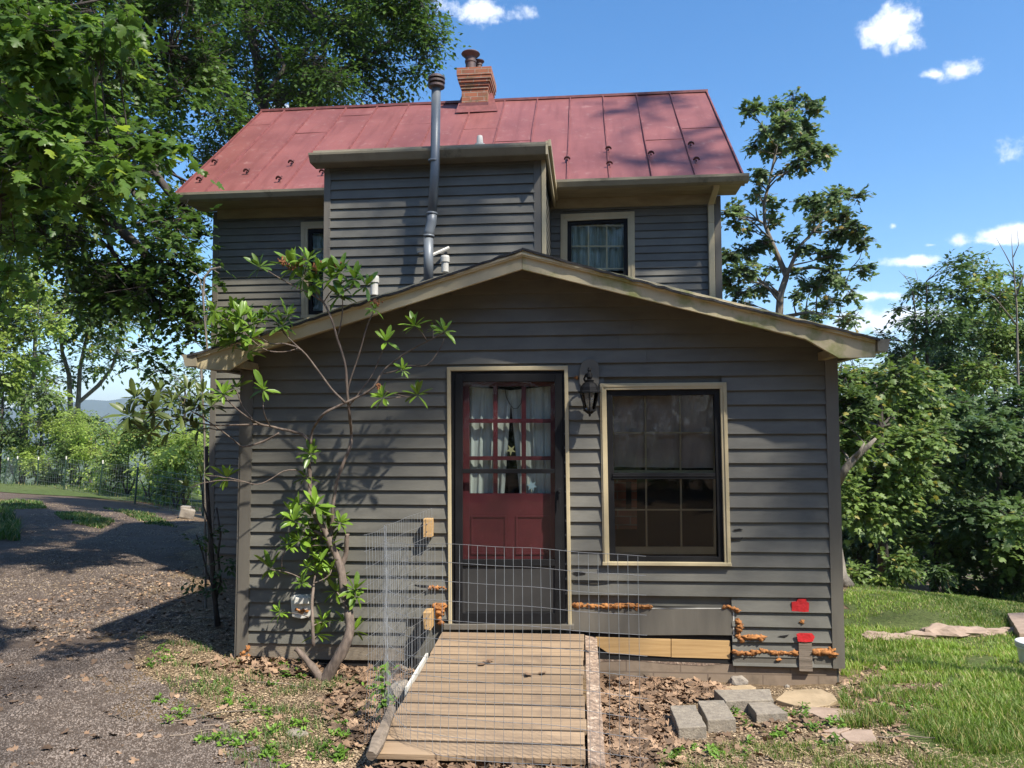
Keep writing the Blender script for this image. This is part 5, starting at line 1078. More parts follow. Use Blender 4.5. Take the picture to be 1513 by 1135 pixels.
# trees far left beyond the fence
def fdep(u): return float(np.interp(u, [0,55,94,146,199,300,340], [34.5,32.7,30.7,28.5,24.9,19.7,18]))
def lt(name, label, base_u, d, trunks, clus, leaf, lm, group='trees far beyond the farm fence', rad=.2, tm=T_DIAM, dens=1, **k):
    b = gbase(base_u, d); sk_ = [([b]+P_(t, d), [rad, rad*.85, rad*.6, rad*.35][:max(2, 1)] if False else [rad, rad*.3]) for t in trunks]
    return tree(name, label, 'tree', b, sk_, [C(u, v, d+random.uniform(-1.5,1.5), r, r*r*.05*dens+4) for u, v, r in clus], leaf, lm, group=group, tm=tm, **k)
lt('background_tree', 'slim tree with three diverging trunks against the sky beyond the far fence', 110, 42, [[(104,594),(102,554),(92,520),(88,480),(95,440),(100,400)],[(116,588),(118,545),(130,490),(145,470),(155,430)],[(115,596),(145,570),(165,545),(178,505),(182,470)]],
   [(100,500,20),(130,520,18),(95,540,14),(150,500,20),(165,480,22),(120,470,26),(150,450,26),(180,455,22),(195,480,16),(175,520,12),(90,450,26),(70,480,20),(160,540,10),(112,555,12),(140,545,12),(60,440,24),(205,450,12),(125,430,24),(80,560,14),(60,520,14),(170,500,18),(135,470,24),(100,450,22),(185,530,10)], .27, 'lf_wood2', rad=.15, spl=.7, dens=1.9, per=6, barkm='barkpale')
lt('background_tree', 'yellow-green leaning tree at the left edge behind the maple boughs', 35, 38, [[(40,600),(50,554),(52,500),(40,450),(30,400)],[(34,600),(25,540),(15,480)]], [(20,380,30),(40,420,28),(10,430,30),(60,460,16),(20,480,26),(45,500,20),(5,520,24),(30,545,18),(0,350,26),(55,390,16),(60,540,12),(-20,400,40),(-25,480,40),(70,350,20),(60,420,22),(75,480,18),(45,440,22),(30,340,28),(10,470,30),(0,560,30),(50,530,22),(10,300,30),(70,590,18),(20,580,24)], .26, 'lf_bright', rad=.14, spl=.7, dens=2.6, per=6, barkm='barkpale')
lt('background_tree', 'dark green tree low at the left edge behind the driveway', 0, 37, [[(2,640),(5,560),(5,520)]], [(0,560,26),(8,600,24),(-20,620,40),(14,640,20),(-10,520,24),(-30,560,40)], .2, 'lf_wood', rad=.08, dens=1.2, per=7)
lt('background_tree', 'blue-green tree just left of the house corner beyond the fence', 272, 29, [[(272,640),(274,590),(272,550)]], [(255,560,18),(275,545,18),(292,560,18),(240,580,16),(262,590,20),(290,590,20),(230,560,10),(305,540,16),(248,540,10),(300,610,20),(222,548,8)], .14, 'lf_wood2', rad=.07, dens=1.2, per=6)
lt('background_tree', 'feathery evergreen with drooping twigs behind the far fence', 55, 37, [[(60,660),(62,600),(70,560)]], [(60,580,20),(80,600,22),(105,610,22),(50,620,24),(130,625,18),(90,640,26),(40,590,16),(30,650,24),(150,620,12),(120,650,24)], .18, 'lf_feather', rad=.06, dens=2.2, per=8, droop=.7)
# bushes behind the fence
BU = [(30,672,34,23,'lf_bright','sunny bush at the left end of the far fence'),(85,660,36,25,'lf_bright','tall bright bush behind the second fence post'),(140,655,38,25,'lf_bright','bright feathery bush behind the middle of the far fence'),(190,672,34,24,'lf_wood2','greener bush behind the fence in front of the valley'),
      (232,668,34,21,'lf_wood2','round small-leaved bush right of the middle fence post'),(275,690,34,22,'lf_bright','light bush beside the house corner'),(330,680,40,24,'lf_wood2','bush partly hidden behind the house corner'),(118,690,30,23,'lf_feather','low feathery shrub against the far fence'),(60,700,24,22,'lf_wood','low dark shrub tangled in the far fence'),(165,716,26,22,'lf_bright','low bright growth at the foot of the far fence'),(222,722,24,20,'lf_bright','low bright shrub right of the far fence posts'),(262,735,18,19,'lf_wood2','small shrub behind the tilted stone block')]
for u, v, r, d, lm, lab in BU:
    d = max(d+4.5, fdep(u)+3.5+.12*(v < 700)*10); r *= 1.3; v -= 14; b = gbase(u, d); cl = []
    for _ in range(9): cl.append(C(u+random.uniform(-.8,.8)*r, v+random.uniform(-.7,.9)*r, d+random.uniform(-1,1), r*random.uniform(.35,.6), r*r*.036))
    tree('bush', lab, 'bush', b, [([b, PD(u, v, d)], [.035,.015]), ([b, PD(u-r*.5, v, d)], [.04,.015]), ([b, PD(u+r*.5, v, d)], [.04,.015])], cl, .12, lm, per=7, tm=T_DIAM, spl=.35, limb=.02, twig=.008, twfrac=.3, crown='foliage', trunk='stem', group='bushes behind the far farm fence')
# right woods
rw = [('maple_tree','bushy maple with yellow-green tips right behind the wing corner',1300,13.5,[(1243,560,22),(1262,545,20),(1290,560,26),(1320,555,24),(1350,560,22),(1372,570,18),(1250,600,28),(1290,610,34),(1330,600,32),(1365,605,24),(1260,650,28),(1310,650,34),(1350,650,30),(1380,640,18),(1250,700,26),(1300,700,34),(1345,700,30),(1275,740,30),(1320,745,30),(1225,640,30),(1225,720,30)],'lf_wood2',.095,T_MAPLE),
 ('wood_tree','tall tree with feathery top left of centre in the right wood',1385,20,[(1340,470,14),(1330,455,8),(1350,430,12),(1372,425,16),(1355,500,22),(1385,470,28),(1405,440,20),(1402,400,12),(1412,385,8),(1395,530,34),(1350,560,34),(1340,520,20),(1420,500,30),(1315,498,12),(1325,520,16),(1370,610,40),(1410,580,36)],'lf_wood',.14,T_DIAM),
 ('wood_tree','taller tree with pointed leafy tips at the right of the wood',1450,21,[(1441,385,12),(1445,410,20),(1465,400,12),(1430,430,22),(1470,440,28),(1500,450,26),(1500,415,12),(1440,480,30),(1480,500,34),(1520,500,34),(1450,550,36),(1500,560,36),(1420,620,40),(1540,440,40),(1560,520,50)],'lf_wood2',.14,T_DIAM),
 ('wood_tree','dark shaded tree at the right edge of the wood',1485,15,[(1490,600,30),(1450,640,34),(1500,660,34),(1430,600,26),(1460,700,36),(1510,720,36),(1420,680,30),(1480,760,36),(1440,760,32),(1520,780,36),(1540,650,50)],'lf_wood',.10,T_MAPLE),
 ('wood_tree','dense leafy tree low in the middle of the right wood',1375,15,[(1370,690,30),(1400,720,32),(1350,740,30),(1390,770,32),(1340,790,30),(1370,810,28),(1410,800,30),(1440,820,28)],'lf_wood2',.09,T_MAPLE),
 ('wood_tree','shady low tree behind the wing corner beside the leaning trunk',1270,15.5,[(1260,780,26),(1290,800,28),(1310,770,24),(1265,820,22),(1300,840,20),(1240,800,22),(1225,760,30)],'lf_wood',.09,T_MAPLE),
 ('wood_tree','small leafy tree leaning in at the right edge above the slab',1530,13,[(1490,830,18),(1510,810,26),(1535,820,30),(1505,770,16),(1550,760,40)],'lf_wood2',.12,T_MAPLE)]
for nm, lab, bu, d, cl, lm, lf, tm in rw:
    b = gbase(bu, d); top = min(c[1] for c in cl); mx_ = sum(c[0] for c in cl)/len(cl)
    sk_ = [([b, PD(bu, 740, d), PD((bu+mx_)/2, 650, d), PD(mx_, (top+640)/2, d), PD(mx_, top+30, d)] if top < 600 else [b, PD(mx_, (top+860)/2, d), PD(mx_, top+10, d)], [.10,.02])]
    tree(nm, lab, 'tree', b, sk_, [C(u, v, d+random.uniform(-1.6,1.6), r, r*r*.115+5) for u, v, r in cl], lf, lm, per=7, tm=tm, spl=.38, limb=.03, twig=.008, twfrac=.3, group='trees of the wood right of the house')
db = gbase(1500, 18); tree('dead_tree', 'bare grey dead tree with thin forked twigs above the right wood', 'tree', db, [([db, PD(1505,600,18), PD(1502,450,18), PD(1497,390,18), PD(1494,345,18)], [.04,.03,.02,.012,.004]), ([PD(1500,440,18),PD(1512,410,18),PD(1520,380,18)],[.025,.006]), ([PD(1498,400,18),PD(1485,375,18),PD(1472,352,18)],[.014,.004]), ([PD(1497,380,18),PD(1505,362,18),PD(1503,340,18)],[.012,.004]), ([PD(1502,480,18),PD(1470,440,18),PD(1450,425,18)],[.02,.005])], [], .1, 'lf_wood', barkm='barkpale')
d2 = gbase(1345, 20); tree('dead_tree', 'small bare twiggy snag at the left skyline of the wood', 'tree', d2, [([d2, PD(1350,600,19.5), PD(1352,460,19.5), PD(1348,425,19.5), PD(1335,405,19.5)], [.06,.04,.02,.01,.004]), ([PD(1350,440,19.5),PD(1342,415,19.5),PD(1328,400,19.5)],[.01,.003]), ([PD(1350,430,19.5),PD(1356,412,19.5),PD(1352,398,19.5)],[.008,.003])], [], .1, 'lf_wood', barkm='barkpale')
lb = gbase(1246, 11.5); tree('broken_tree', 'leaning broken trunk with a snapped pale limb behind the wing corner', 'tree', lb, [([lb, PD(1242,850,11.5), PD(1236,810,11.5), PD(1230,760,11.5), PD(1232,700,11.5)], [.11,.095,.085,.08,.07]), ([PD(1238,715,11.5), PD(1250,692,11.4), PD(1265,675,11.4), PD(1280,662,11.3), PD(1294,648,11.3)], [.06,.055,.05,.042,.02]), ([PD(1262,678,11.4), PD(1270,668,11.3), PD(1277,655,11.3)], [.03,.025,.01])],
     [C(1240,660,11.8,16,18), C(1232,620,11.8,18,18)], .11, 'lf_wood2', tm=T_MAPLE, spl=.25, barkm='barkpale')
# saplings and shrubs at the wood's foot
for u, v, r, d, lm, lab in ((1330,835,20,12.5,'lf_wood2','young leafy sapling in front of the wood'),(1268,850,12,12.5,'lf_wood2','little bright shrub beside the leaning trunk'),(1385,850,16,13.5,'lf_wood','low dark shrub right of the sapling'),(1420,860,14,14,'lf_wood','shady low shrub under the wood'),(1300,862,9,12.5,'lf_bright','tuft of pale growth left of the sapling foot'),(1460,862,14,14,'lf_wood','dark shrub near the brush pile'),(1505,858,18,14,'lf_wood','dark shrub at the right edge under the wood')):
    b = gbase(u, d); cl = [C(u+random.uniform(-.8,.8)*r, v+random.uniform(-.8,.8)*r, d+random.uniform(-.3,.3), r*random.uniform(.4,.6), r*r*.04+2) for _ in range(8)]
    tree('shrub', lab, 'shrub', b, [([b, PD(u, v, d)], [.02,.008]), ([b, PD(u-r*.5, v-4, d)], [.015,.005]), ([b, PD(u+r*.5, v-4, d)], [.015,.005])], cl, .10, lm, per=7, tm=T_OVAL, spl=.2, limb=.01, twig=.005, twfrac=.3, crown='foliage', trunk='stem')
# brush pile
q = MB(); bp0 = G(1478, 868)
for _ in range(70):
    a = Vector((bp0.x+random.gauss(0,.8), bp0.y+random.gauss(0,.5), bp0.z+random.uniform(0,.45))); dd = Vector((random.uniform(-1,1), random.uniform(-.5,.5), random.uniform(-.3,.5))).normalized(); q.tube(smooth_path(a, a+dd*random.uniform(.5,1.3), .08, 4), [.012,.009,.007,.003], 4)
tag(q.build('brush_pile', 'barkpale', None), 'tangle of dead branches lying at the edge of the right wood', 'brush pile')
# distant wood filling in behind
cl = []
for _ in range(210):
    u = random.uniform(1225, 1900); d = random.uniform(24, 34); top = np.interp(u, [1225,1300,1340,1400,1513,1900], [600,560,530,470,460,440]); v = random.uniform(top, 880); cl.append(C(u, v, d, 34, 34, .9))
for _ in range(110):
    u = random.uniform(-500, 1250); d = random.uniform(38, 60); v = random.uniform(650, 760) if u < 400 else random.uniform(640, 740); cl.append(C(u, v, d, 30, 26, .8))
P, D, NN, SZ, TW = sprays(cl, 7, .26, .6); tag(leafmesh('far_woodland', 'lf_wood', None, P, D, NN, SZ, T_DIAM), kind='stuff')
cl = []
for _ in range(70):
    u = random.uniform(-150, 330); d = fdep(u)+random.uniform(2.5, 11); cl.append(C(u, random.uniform(640, 735), d, 20, 18, .8))
P, D, NN, SZ, TW = sprays(cl, 7, .13, .4); tag(leafmesh('hedgerow_growth', 'lf_bright', None, P, D, NN, SZ, T_DIAM), kind='stuff')
# tall tree right of the camera, outside the frame: it dapples the upper house, and the wood behind the camera
def shade_c(tx, ty, tz, t, r, n): return (tx+.62*t, ty-.52*t, tz+t, r, r, r*.8, n)
sc2 = [shade_c(*a) for a in ((2.3,0,2.75,12.5,.8,26),(1.2,0,3.2,12.5,.8,22),(2.6,0,3.2,12,.8,22),(2.3,3.9,4.6,10.5,1.0,34),(1.4,4,5.4,10.5,.9,28),(0.2,2.1,4.7,11,.8,20),(-1.0,2.1,5.0,11,.9,24),(2.7,5,6.6,9,1.1,36),(1.4,5.5,6.9,9,1.0,26),(-.4,0,3.4,12.5,.8,26),(-1.1,0,3.0,12.6,.7,20),(.5,0,2.8,12.6,.7,20),(1.4,0,2.7,12.5,.7,22),(-1.7,0,2.8,12.7,.6,14),(.4,2.1,3.6,11,.8,18),(-1.8,2.1,4.2,11.5,.7,16),(-2.8,3.9,4.2,11,.8,20),(-.6,0,2.9,12.8,.6,14),(3.2,5,5.9,9.4,1.1,36),(6.5,4,-.4,14,1.5,40),(7.5,6,-.8,14,1.5,40),(5.0,6.5,-.8,13.5,1.2,30),(-4.6,-2.5,.2,17,1.4,34),(-5.6,-1.2,.2,17,1.4,34),(-3.8,-4.0,.2,17,1.2,24),(-6.5,.5,.2,17,1.4,30))]
ob = Vector((9.6, -4.4, g1(9.6, -4.4)))
tree('tall_tree', 'tall tree standing outside the frame on the right that shades the upper house', 'tree', ob, [([ob, Vector((9.4,-4.3,5)), Vector((9.0,-4,10)), Vector((8.6,-3.6,15)), Vector((8.3,-3.2,18))], [.22,.18,.14,.09,.03])], sc2, .14, 'lf_wood', per=7, tm=T_MAPLE, spl=.45, limb=.05, twig=0)
cl = []
for _ in range(620):
    a = math.radians(random.uniform(185, 355)); R_ = random.uniform(17, 24); x_ = R_*math.cos(a)*1.2; y_ = -6+R_*math.sin(a)*.8-3
    cl.append((x_, y_, random.uniform(.5, 13), 1.8, 1.8, 1.6, 34))
P, D, NN, SZ, TW = sprays(cl, 6, .42, .9); tag(leafmesh('woodland', 'lf_wood', None, P, D, NN, SZ, T_DIAM), kind='stuff')
# far farm fence
ff = thing('wire_fence', G(150, 733), 'low farm fence of green steel posts beyond the driveway', 'wire fence')
PT = [(5,714,12,676),(18,715,26,674),(55,718,57,675),(94,724,98,674),(146,733,152,680),(199,745,204,684),(300,763,301,701)]
tops = []; pass
for ub, vb_, ut, vt in PT:
    d = fdep(ub); g_ = PD(ub, vb_, d); g_.z = min(g_.z, g1(g_.x, g_.y)); t = PD(ut, vt, d); q = MB(); w_ = .022
    q.tube([g_-Vector((0,0,.1)), t-Vector((0,0,.13))], .036, 4); q.fbox(Frame(0,0,0), g_.x-.05, g_.x-.046, g_.z+.05, g_.z+.3, -g_.y, -g_.y+.1) if False else None
    post = q.build('post', 'greenpost', ff); q = MB(); q.tube([t-Vector((0,0,.13)), t], .03, 4); q.build('post_cap', 'white', post); tops.append((g_, t))
q = MB()
for (g0, t0), (g2, t2) in zip(tops, tops[1:]):
    for f_ in (.05,.2,.35,.5,.65,.8,.93):
        a = g0.lerp(t0, f_); b = g2.lerp(t2, f_); q.tube([a, a.lerp(b,.5)-Vector((0,0,.03)), b], .0035, 3, cap=False)
    n = 14
    for i in range(1, n): q.tube([g0.lerp(g2, i/n), t0.lerp(t2, i/n)-Vector((0,0,.12))], .003, 3, cap=False)
q.build('fence_wire', 'wire', ff)
# ------------------------------------------------------------------ hills
V = []; Fc = []; us = np.arange(-1400, 3000, 12.0)
ridge = np.interp(us, [-1400,-300,0,60,110,135,165,190,212,232,255,300,420,800,1500,3000], [596,598,603,600,594,590,592,588,580,573,578,592,600,604,600,598]); hw = []
for u, v in zip(us, ridge):
    jit = (float(vnoise(u, 3, 40, 4))-.5)*5+(float(vnoise(u, 9, 13, 5))-.5)*2
    hw.append([PD(u, 668, 2100), PD(u, 645+jit, 2350), PD(u, (v+645)/2+jit, 2600), PD(u, v+jit*.6, 2900), PD(u, v+12, 3300)])
hv = np.array([[tuple(p) for p in r] for r in hw]); nu = len(us); I2 = np.arange(nu*5).reshape(nu, 5)
tag(npmesh('hills', hv.reshape(-1, 3), np.stack([I2[:-1,:-1], I2[1:,:-1], I2[1:,1:], I2[:-1,1:]], -1).reshape(-1, 4), 4, 'hill'), kind='structure')
# ------------------------------------------------------------------ grass, weeds, litter
def wpoly(px): return [tuple(G(u, v)[:2]) for u, v in px]
LAWN = wpoly([(1243,965),(1241,880),(1262,866),(1400,872),(1560,880),(1800,900),(1950,1000),(1900,1200),(1500,1180),(1395,1112),(1335,1070),(1400,1010),(1300,1000)])
k = inpoly(cxq+wob*.5, cyq+wob*.5, LAWN).ravel(); QD = Q[k]; us_, inv = np.unique(QD, return_inverse=True); VD = VG[us_].copy(); VD[:, 2] += .006
M['lawn'] = groundmat('lawn_soil', (.085,.125,.03), (.12,.15,.045), (.05,.06,.02), (.16,.2,.06))
tag(npmesh('lawn', VD, inv.reshape(-1, 4), 4, 'lawn'), kind='structure')
rr_ = np.hypot(cxq, cyq-2); k = ((rr_+wob*3 > 15) & (cyq > -3) & ~inpoly(cxq, cyq, DP) & ~inpoly(cxq, cyq, LAWN) & ((cxq > 4) | (cyq > 19))) | (rr_ > 60)
k = k.ravel(); QD = Q[k]; us_, inv = np.unique(QD, return_inverse=True); VD = VG[us_].copy(); VD[:, 2] += .02
M['meadow'] = groundmat('rough_meadow', (.075,.11,.03), (.10,.125,.04), (.045,.06,.02), (.13,.16,.05), sc=.25)
tag(npmesh('meadow', VD, inv.reshape(-1, 4), 4, 'meadow'), kind='structure')
def scatter_in(poly, n, seed, thr=0, sc=.5, power=1.6):
    xs = np.array([p[0] for p in poly]); ys = np.array([p[1] for p in poly]); r = np.random.default_rng(seed); X = []; Y = []; got = 0
    while got < n:
        x = r.uniform(xs.min(), xs.max(), n*2); y = r.uniform(ys.min(), ys.max(), n*2); d = np.hypot(x-CAM.x, y-CAM.y)
        p = np.minimum(1, (4.5/np.maximum(d, 1))**power); ok = inpoly(x, y, poly) & (r.random(len(x)) < p)
        if thr: ok &= (vnoise(x, y, sc, seed)*.65+vnoise(x, y, sc*.3, seed+1)*.35) > thr+.1*(r.random(len(x))-.5)
        X.append(x[ok]); Y.append(y[ok]); got += ok.sum()
        if ok.sum() < 5: break
    return np.concatenate(X)[:n], np.concatenate(Y)[:n]
def grass(name, x, y, h, w, m, seed):
    r = np.random.default_rng(seed); n = len(x); z = gh(x, y); a = r.uniform(0, 6.283, n); hh = h*(.5+.9*r.random(n))*(.7+.6*vnoise(x, y, .25, seed)); ln = hh*(.2+.7*r.random(n)); b = a+1.57+r.normal(0,.5,n)
    dd = np.hypot(x-CAM.x, y-CAM.y); ww = w*np.clip(dd/5, 1, 3)
    B = np.stack([x, y, z-.005], -1); s = np.stack([np.cos(a), np.sin(a), 0*a], -1)*ww[:, None]*.5; t = np.stack([np.cos(b)*ln, np.sin(b)*ln, 0*a], -1); up = np.stack([0*a, 0*a, hh], -1)
    V = np.stack([B-s, B+s, B+up*.6+t*.35+s*.7, B+up*.6+t*.35-s*.7, B+up*.95+t], 1); F = np.array([(0,1,2),(0,2,3),(3,2,4)])[None]+np.arange(n)[:, None, None]*5
    return tag(npmesh(name, V.reshape(-1,3), F.reshape(-1,3), 3, m), kind='stuff')
x, y = scatter_in(LAWN, 90000, 21, .45, .6, 1.0); grass('lawn_grass', x, y, .042, .0042, 'grass', 5)
TALL = wpoly([(1335,1080),(1380,1035),(1430,1000),(1480,960),(1650,960),(1750,1120),(1430,1118)]); x, y = scatter_in(TALL, 24000, 22, .33, .35); grass('tall_grass', x, y, .068, .0055, 'grass', 6)
SPAR = wpoly([(1242,1075),(1242,930),(1300,925),(1440,960),(1400,1010),(1330,1075),(1240,1080)]); x, y = scatter_in(SPAR, 9000, 23, .52, .22); grass('sparse_grass', x, y, .07, .0045, 'grass', 7)
BOT = wpoly([(990,1105),(1200,1098),(1420,1108),(1600,1120),(1600,1190),(950,1190)]); x, y = scatter_in(BOT, 7000, 24, .5, .15); grass('verge_grass', x, y, .045, .004, 'grass', 8)
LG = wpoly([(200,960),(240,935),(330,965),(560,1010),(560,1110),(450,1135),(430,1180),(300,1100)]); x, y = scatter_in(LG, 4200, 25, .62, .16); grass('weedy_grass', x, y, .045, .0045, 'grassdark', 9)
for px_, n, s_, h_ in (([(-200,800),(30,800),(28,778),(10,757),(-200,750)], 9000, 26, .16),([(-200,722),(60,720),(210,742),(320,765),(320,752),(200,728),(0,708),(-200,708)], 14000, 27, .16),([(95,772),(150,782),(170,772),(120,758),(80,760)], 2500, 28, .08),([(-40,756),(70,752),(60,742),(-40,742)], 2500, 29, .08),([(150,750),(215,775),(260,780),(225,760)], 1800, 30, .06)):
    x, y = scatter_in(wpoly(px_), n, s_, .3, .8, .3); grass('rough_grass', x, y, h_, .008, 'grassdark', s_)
q_ = [(u, v) for u, v in ((215,950),(235,962),(250,975),(225,985),(300,1010),(320,1015),(330,1040),(365,1045),(372,1052),(400,1060),(345,1030),(270,1060),(300,1085),(332,1100),(352,1105),(380,1100),(410,1090),(440,1075),(455,1095),(480,1110),(495,1090),(500,1120),(470,1125),(505,1075),(410,985),(440,990),(430,1000),(405,1010),(560,1020),(575,1035),(566,1042),(555,1000),(742,1112),(736,1100),(1080,1050),(1165,1050),(1180,1060),(1200,1075),(1230,1075),(1105,1072),(1140,1090),(1160,1080),(1020,1110),(1050,1115),(1000,1120),(1230,1100),(1100,1110),(1260,1060),(1330,1000),(1350,1050),(1380,985),(1300,985),(1300,1050),(400,1115),(420,1128),(250,1068),(232,1040))]
P = []; D = []; NN = []; SZ = []
for (u, v) in q_:
    for _ in range(random.randint(1, 4)):
        g_ = G(u+random.gauss(0,7), v+random.gauss(0,4)); n = random.randint(8, 22); hh = random.uniform(.02,.06)
        if 735 < u < 745: hh = .07
        for i in range(n):
            a = random.uniform(0,6.28); e = random.uniform(-.1,.9); d = Vector((math.cos(a)*math.cos(e), math.sin(a)*math.cos(e), math.sin(e)))
            P.append(tuple(g_+Vector((random.gauss(0,.015), random.gauss(0,.015), random.uniform(0,hh))))); D.append(tuple(d)); NN.append((random.uniform(-.4,.4), random.uniform(-.5,.2), 1)); SZ.append(random.uniform(.018,.042))
tag(leafmesh('ground_weeds', 'weed', None, np.array(P), np.array(D), np.array(NN), np.array(SZ), T_OVAL), kind='stuff')
# vine by the ramp wire
P = []; D = []; NN = []; SZ = []
for (u, v) in ((566,1000),(572,1020),(565,1035),(578,1032),(570,1048),(560,1015),(574,985)):
    for _ in range(5):
        g_ = PD(u+random.gauss(0,4), v+random.gauss(0,4), 4.95); P.append(tuple(g_)); D.append((random.uniform(-1,1), random.uniform(-.6,.2), random.uniform(-.6,.4))); NN.append((0,-.5,1)); SZ.append(random.uniform(.04,.07))
vg = G(568, 1062); v_ = thing('vine', vg, 'small green creeper climbing the wire at the left ramp corner', 'vine')
leafmesh('leaves', 'weed', v_, np.array(P), np.array(D), np.array(NN), np.array(SZ), T_OVAL); q = MB(); q.tube([vg, PD(566,1040,4.95), PD(570,1010,4.95), PD(573,985,4.95)], .003, 5); q.build('stem', 'rstem', v_)
# leaf litter
M['straw'] = mat('dead_grass', (.50,.40,.22), (.36,.27,.14), 5, .9, island=.3)
T_STRAW = (np.array([(-.02,0,0),(.02,0,0),(.015,.6,.06),(0,1,.02),(-.015,.6,.06)]), np.array([(0,1,2),(0,2,4),(4,2,3)]))
def litter(name, poly, n, size, m, seed, tm, thr=0, sc=.4, lift=.012, power=1.0, tilt=.5):
    x, y = scatter_in(poly, n, seed, thr, sc, power); n = len(x); z = gh(x, y); r = np.random.default_rng(seed+50)
    P = np.stack([x, y, z+lift*r.random(n)+.004], -1); a = r.uniform(0, 6.283, n); D = np.stack([np.cos(a), np.sin(a), r.normal(0,.35,n)*tilt*1.4], -1); NN = np.stack([r.normal(0,tilt,n), r.normal(0,tilt,n), np.ones(n)], -1)
    return tag(leafmesh(name, m, None, P, D, NN, size*(.5+.9*r.random(n)), tm), kind='stuff')
T_CURL = (T_MAPLE[0]*np.array([1,1,1]) + np.array([(0,0,.35*abs(p[0])+.25*(p[1]-.5)**2) for p in T_MAPLE[0]]), T_MAPLE[1])
litter('leaf_litter', wpoly([(888,1000),(1000,1008),(1080,1020),(1060,1040),(1000,1040),(985,1075),(1000,1100),(940,1135),(860,1170),(866,1125)]), 5200, .05, 'litter', 31, T_CURL, 0, .4, .03, 0)
litter('leaf_litter', wpoly([(530,1170),(545,1118),(866,1122),(1010,1100),(1000,1180)]), 2200, .06, 'litter', 32, T_CURL, .3, .3, .03, 0)
litter('leaf_litter', wpoly([(556,985),(640,1000),(600,1060),(560,1100),(500,1110),(470,1040),(500,1010)]), 1200, .055, 'litter', 33, T_CURL, .3, .3, .02, 0)
litter('leaf_litter', wpoly([(352,974),(560,986),(560,1000),(360,1000),(280,985)]), 700, .06, 'litter', 34, T_CURL, .2, .3, .02, 0)
litter('leaf_litter', wpoly([(120,860),(345,830),(348,970),(240,940),(60,960),(0,900)]), 1500, .035, 'litter', 35, T_CURL, .35, .7, .015, .6)
litter('leaf_litter', wpoly([(0,960),(430,960),(430,1180),(-50,1180)]), 220, .045, 'litter', 36, T_CURL, .3, .7, .01, .6)
litter('clover_patch', SPAR, 1500, .02, 'weed', 38, T_OVAL, .55, .3, .02, 1.0)
litter('dry_straw', LAWN, 5000, .05, 'straw', 39, T_STRAW, .4, .5, .03, 1.0, .3)
litter('dry_straw', BOT, 1500, .06, 'straw', 40, T_STRAW, .3, .3, .02, 1.0, .3)
litter('leaf_litter', wpoly([(1240,1010),(1340,960),(1340,1100),(1000,1135),(1060,1060),(1240,1060)]), 500, .05, 'litter', 37, T_CURL, .3, .3, .01, .6)
litter('wood_chips', wpoly([(-60,1300),(430,1300),(430,1135),(330,1068),(200,990),(200,920),(345,905),(352,974),(640,1000),(560,1100),(540,1250)]), 30000, .017, 'chips', 41, T_DIAM, 0, .4, .006, 1.0, .35)
litter('wood_chips', wpoly([(870,1200),(870,1010),(1240,1016),(1345,950),(1400,1010),(1335,1090),(1513,1135),(1513,1200)]), 20000, .018, 'chips', 42, T_DIAM, .3, .4, .006, 1.0, .35)
litter('wood_chips', wpoly([(-60,960),(60,740),(300,770),(345,830),(348,900),(200,930)]), 16000, .026, 'chips', 43, T_DIAM, .35, .9, .006, .6, .35)
T_PEB = (np.array([(-.5,-.4,0),(.5,-.45,0),(.45,.5,0),(-.4,.45,0),(-.2,-.2,.5),(.25,-.2,.45),(.2,.25,.5),(-.2,.2,.4)]), np.array([(0,1,5),(0,5,4),(1,2,6),(1,6,5),(2,3,7),(2,7,6),(3,0,4),(3,4,7),(4,5,6),(4,6,7)]))
litter('gravel_stones', wpoly([(-60,1300),(430,1300),(425,1135),(330,1068),(200,990),(190,945),(100,960),(-100,960)]), 34000, .009, 'gravel', 44, T_PEB, 0, .4, .001, 1.2, .2)
litter('gravel_stones', wpoly([(-100,960),(190,945),(285,860),(150,800),(-60,820)]), 12000, .014, 'gravel', 45, T_PEB, .3, .6, .001, .8, .2)
q = MB()
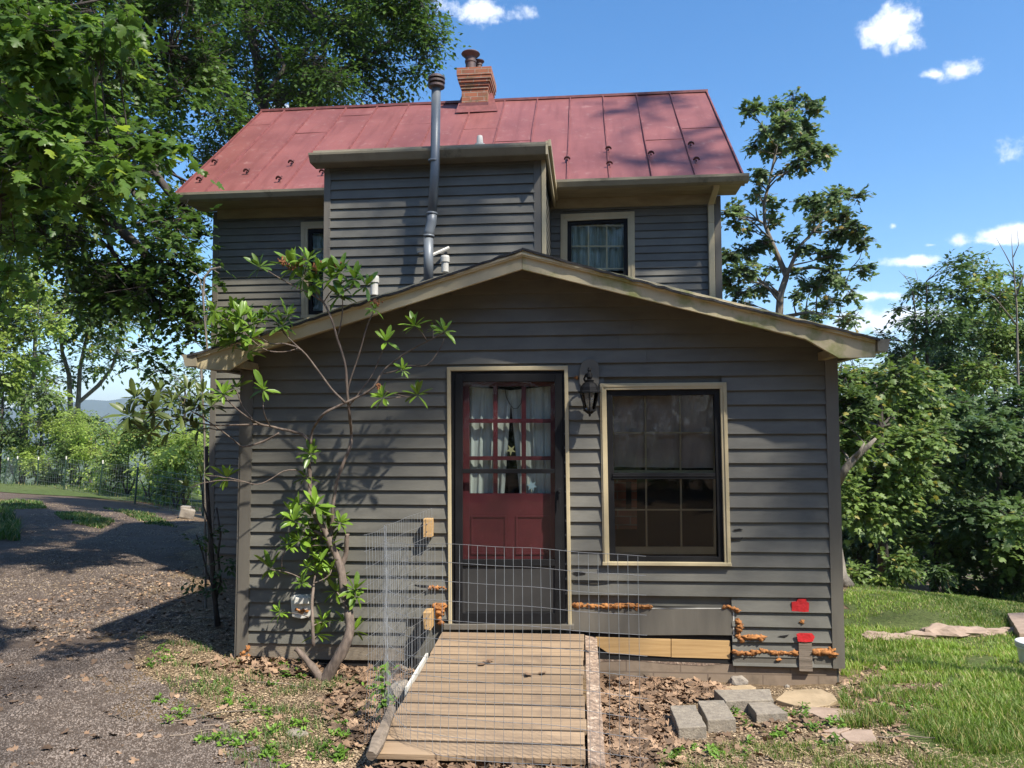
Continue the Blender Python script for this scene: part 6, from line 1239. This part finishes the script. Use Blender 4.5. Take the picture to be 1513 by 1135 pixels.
for (u, v, L_, a) in ((245,1070,.7,.35),(300,1075,.5,.5),(100,1010,.16,2.2),(105,1008,.1,.9),(160,1060,.2,-.4),(370,1010,.45,.05),(250,1090,.35,.5),(20,862,.3,0),(60,865,.25,.1),(330,930,.8,-.3),(350,920,.6,.2),(290,915,.5,-.5),(980,1090,.35,.5),(1060,1085,.2,.6),(1080,1120,.4,-.2),(520,1060,.3,.4),(880,1100,.3,.9),(1280,1090,.5,-.1),(640,1112,.15,.3),(150,830,.5,.2),(60,900,.4,-.1),(230,870,.5,.3)):
    g_ = G(u, v); b = g_+Vector((math.cos(a), math.sin(a), 0))*L_; b.z = g1(b.x, b.y)+.01; q.tube(smooth_path(g_+Vector((0,0,.01)), b, .06, 6), [.005,.0045,.004,.0035,.003,.002], 5)
tag(q.build('fallen_twigs', 'greywood', None), kind='stuff')
q = MB(); g_ = G(410, 1012); 0 and q.tube([G(475,1005)+Vector((0,0,.03)), G(448,1010)+Vector((0,0,.035)), G(425,1014)+Vector((0,0,.03)), G(404,1015)+Vector((0,0,.01))], [.03,.025,.02,.01], 8, lump=.1)
# small curled leaves lying on the ramp
P = []; D = []; NN = []
def onramp(u, v):
    n_ = (fr_-fl).cross(nl-fl).normalized(); r = ray(u, v); t = (fl-CAM).dot(n_)/r.dot(n_); return CAM+r*t
for (u, v) in ((719,978),(723,981),(712,985),(782,998),(798,998),(866,960)):
    P.append(tuple(onramp(u, v)+Vector((0,0,.008)))); D.append((random.uniform(-1,1), random.uniform(-1,1), .1)); NN.append((random.uniform(-.3,.3), 0, 1))
tag(leafmesh('fallen_leaves', 'litter', None, np.array(P), np.array(D), np.array(NN), np.full(len(P), .06), T_CURL), kind='stuff')
# ------------------------------------------------------------------ haze
HAZE = True
if HAZE:
    q = MB(); q.hexa([(-5200,-5200,-64),(5200,-5200,-64),(5200,5200,-64),(-5200,5200,-64),(-5200,-5200,230),(5200,-5200,230),(5200,5200,230),(-5200,5200,230)])
    m, nt, out = newmat('haze_air'); pv = N(nt, 'ShaderNodeVolumePrincipled', Density=.00022); pv.inputs['Color'].default_value = (.72,.84,1,1); pv.inputs['Anisotropy'].default_value = .2; L(nt, pv.outputs[0], out.inputs['Volume'])
    hz = q.build('haze', m, None); tag(hz, kind='stuff')
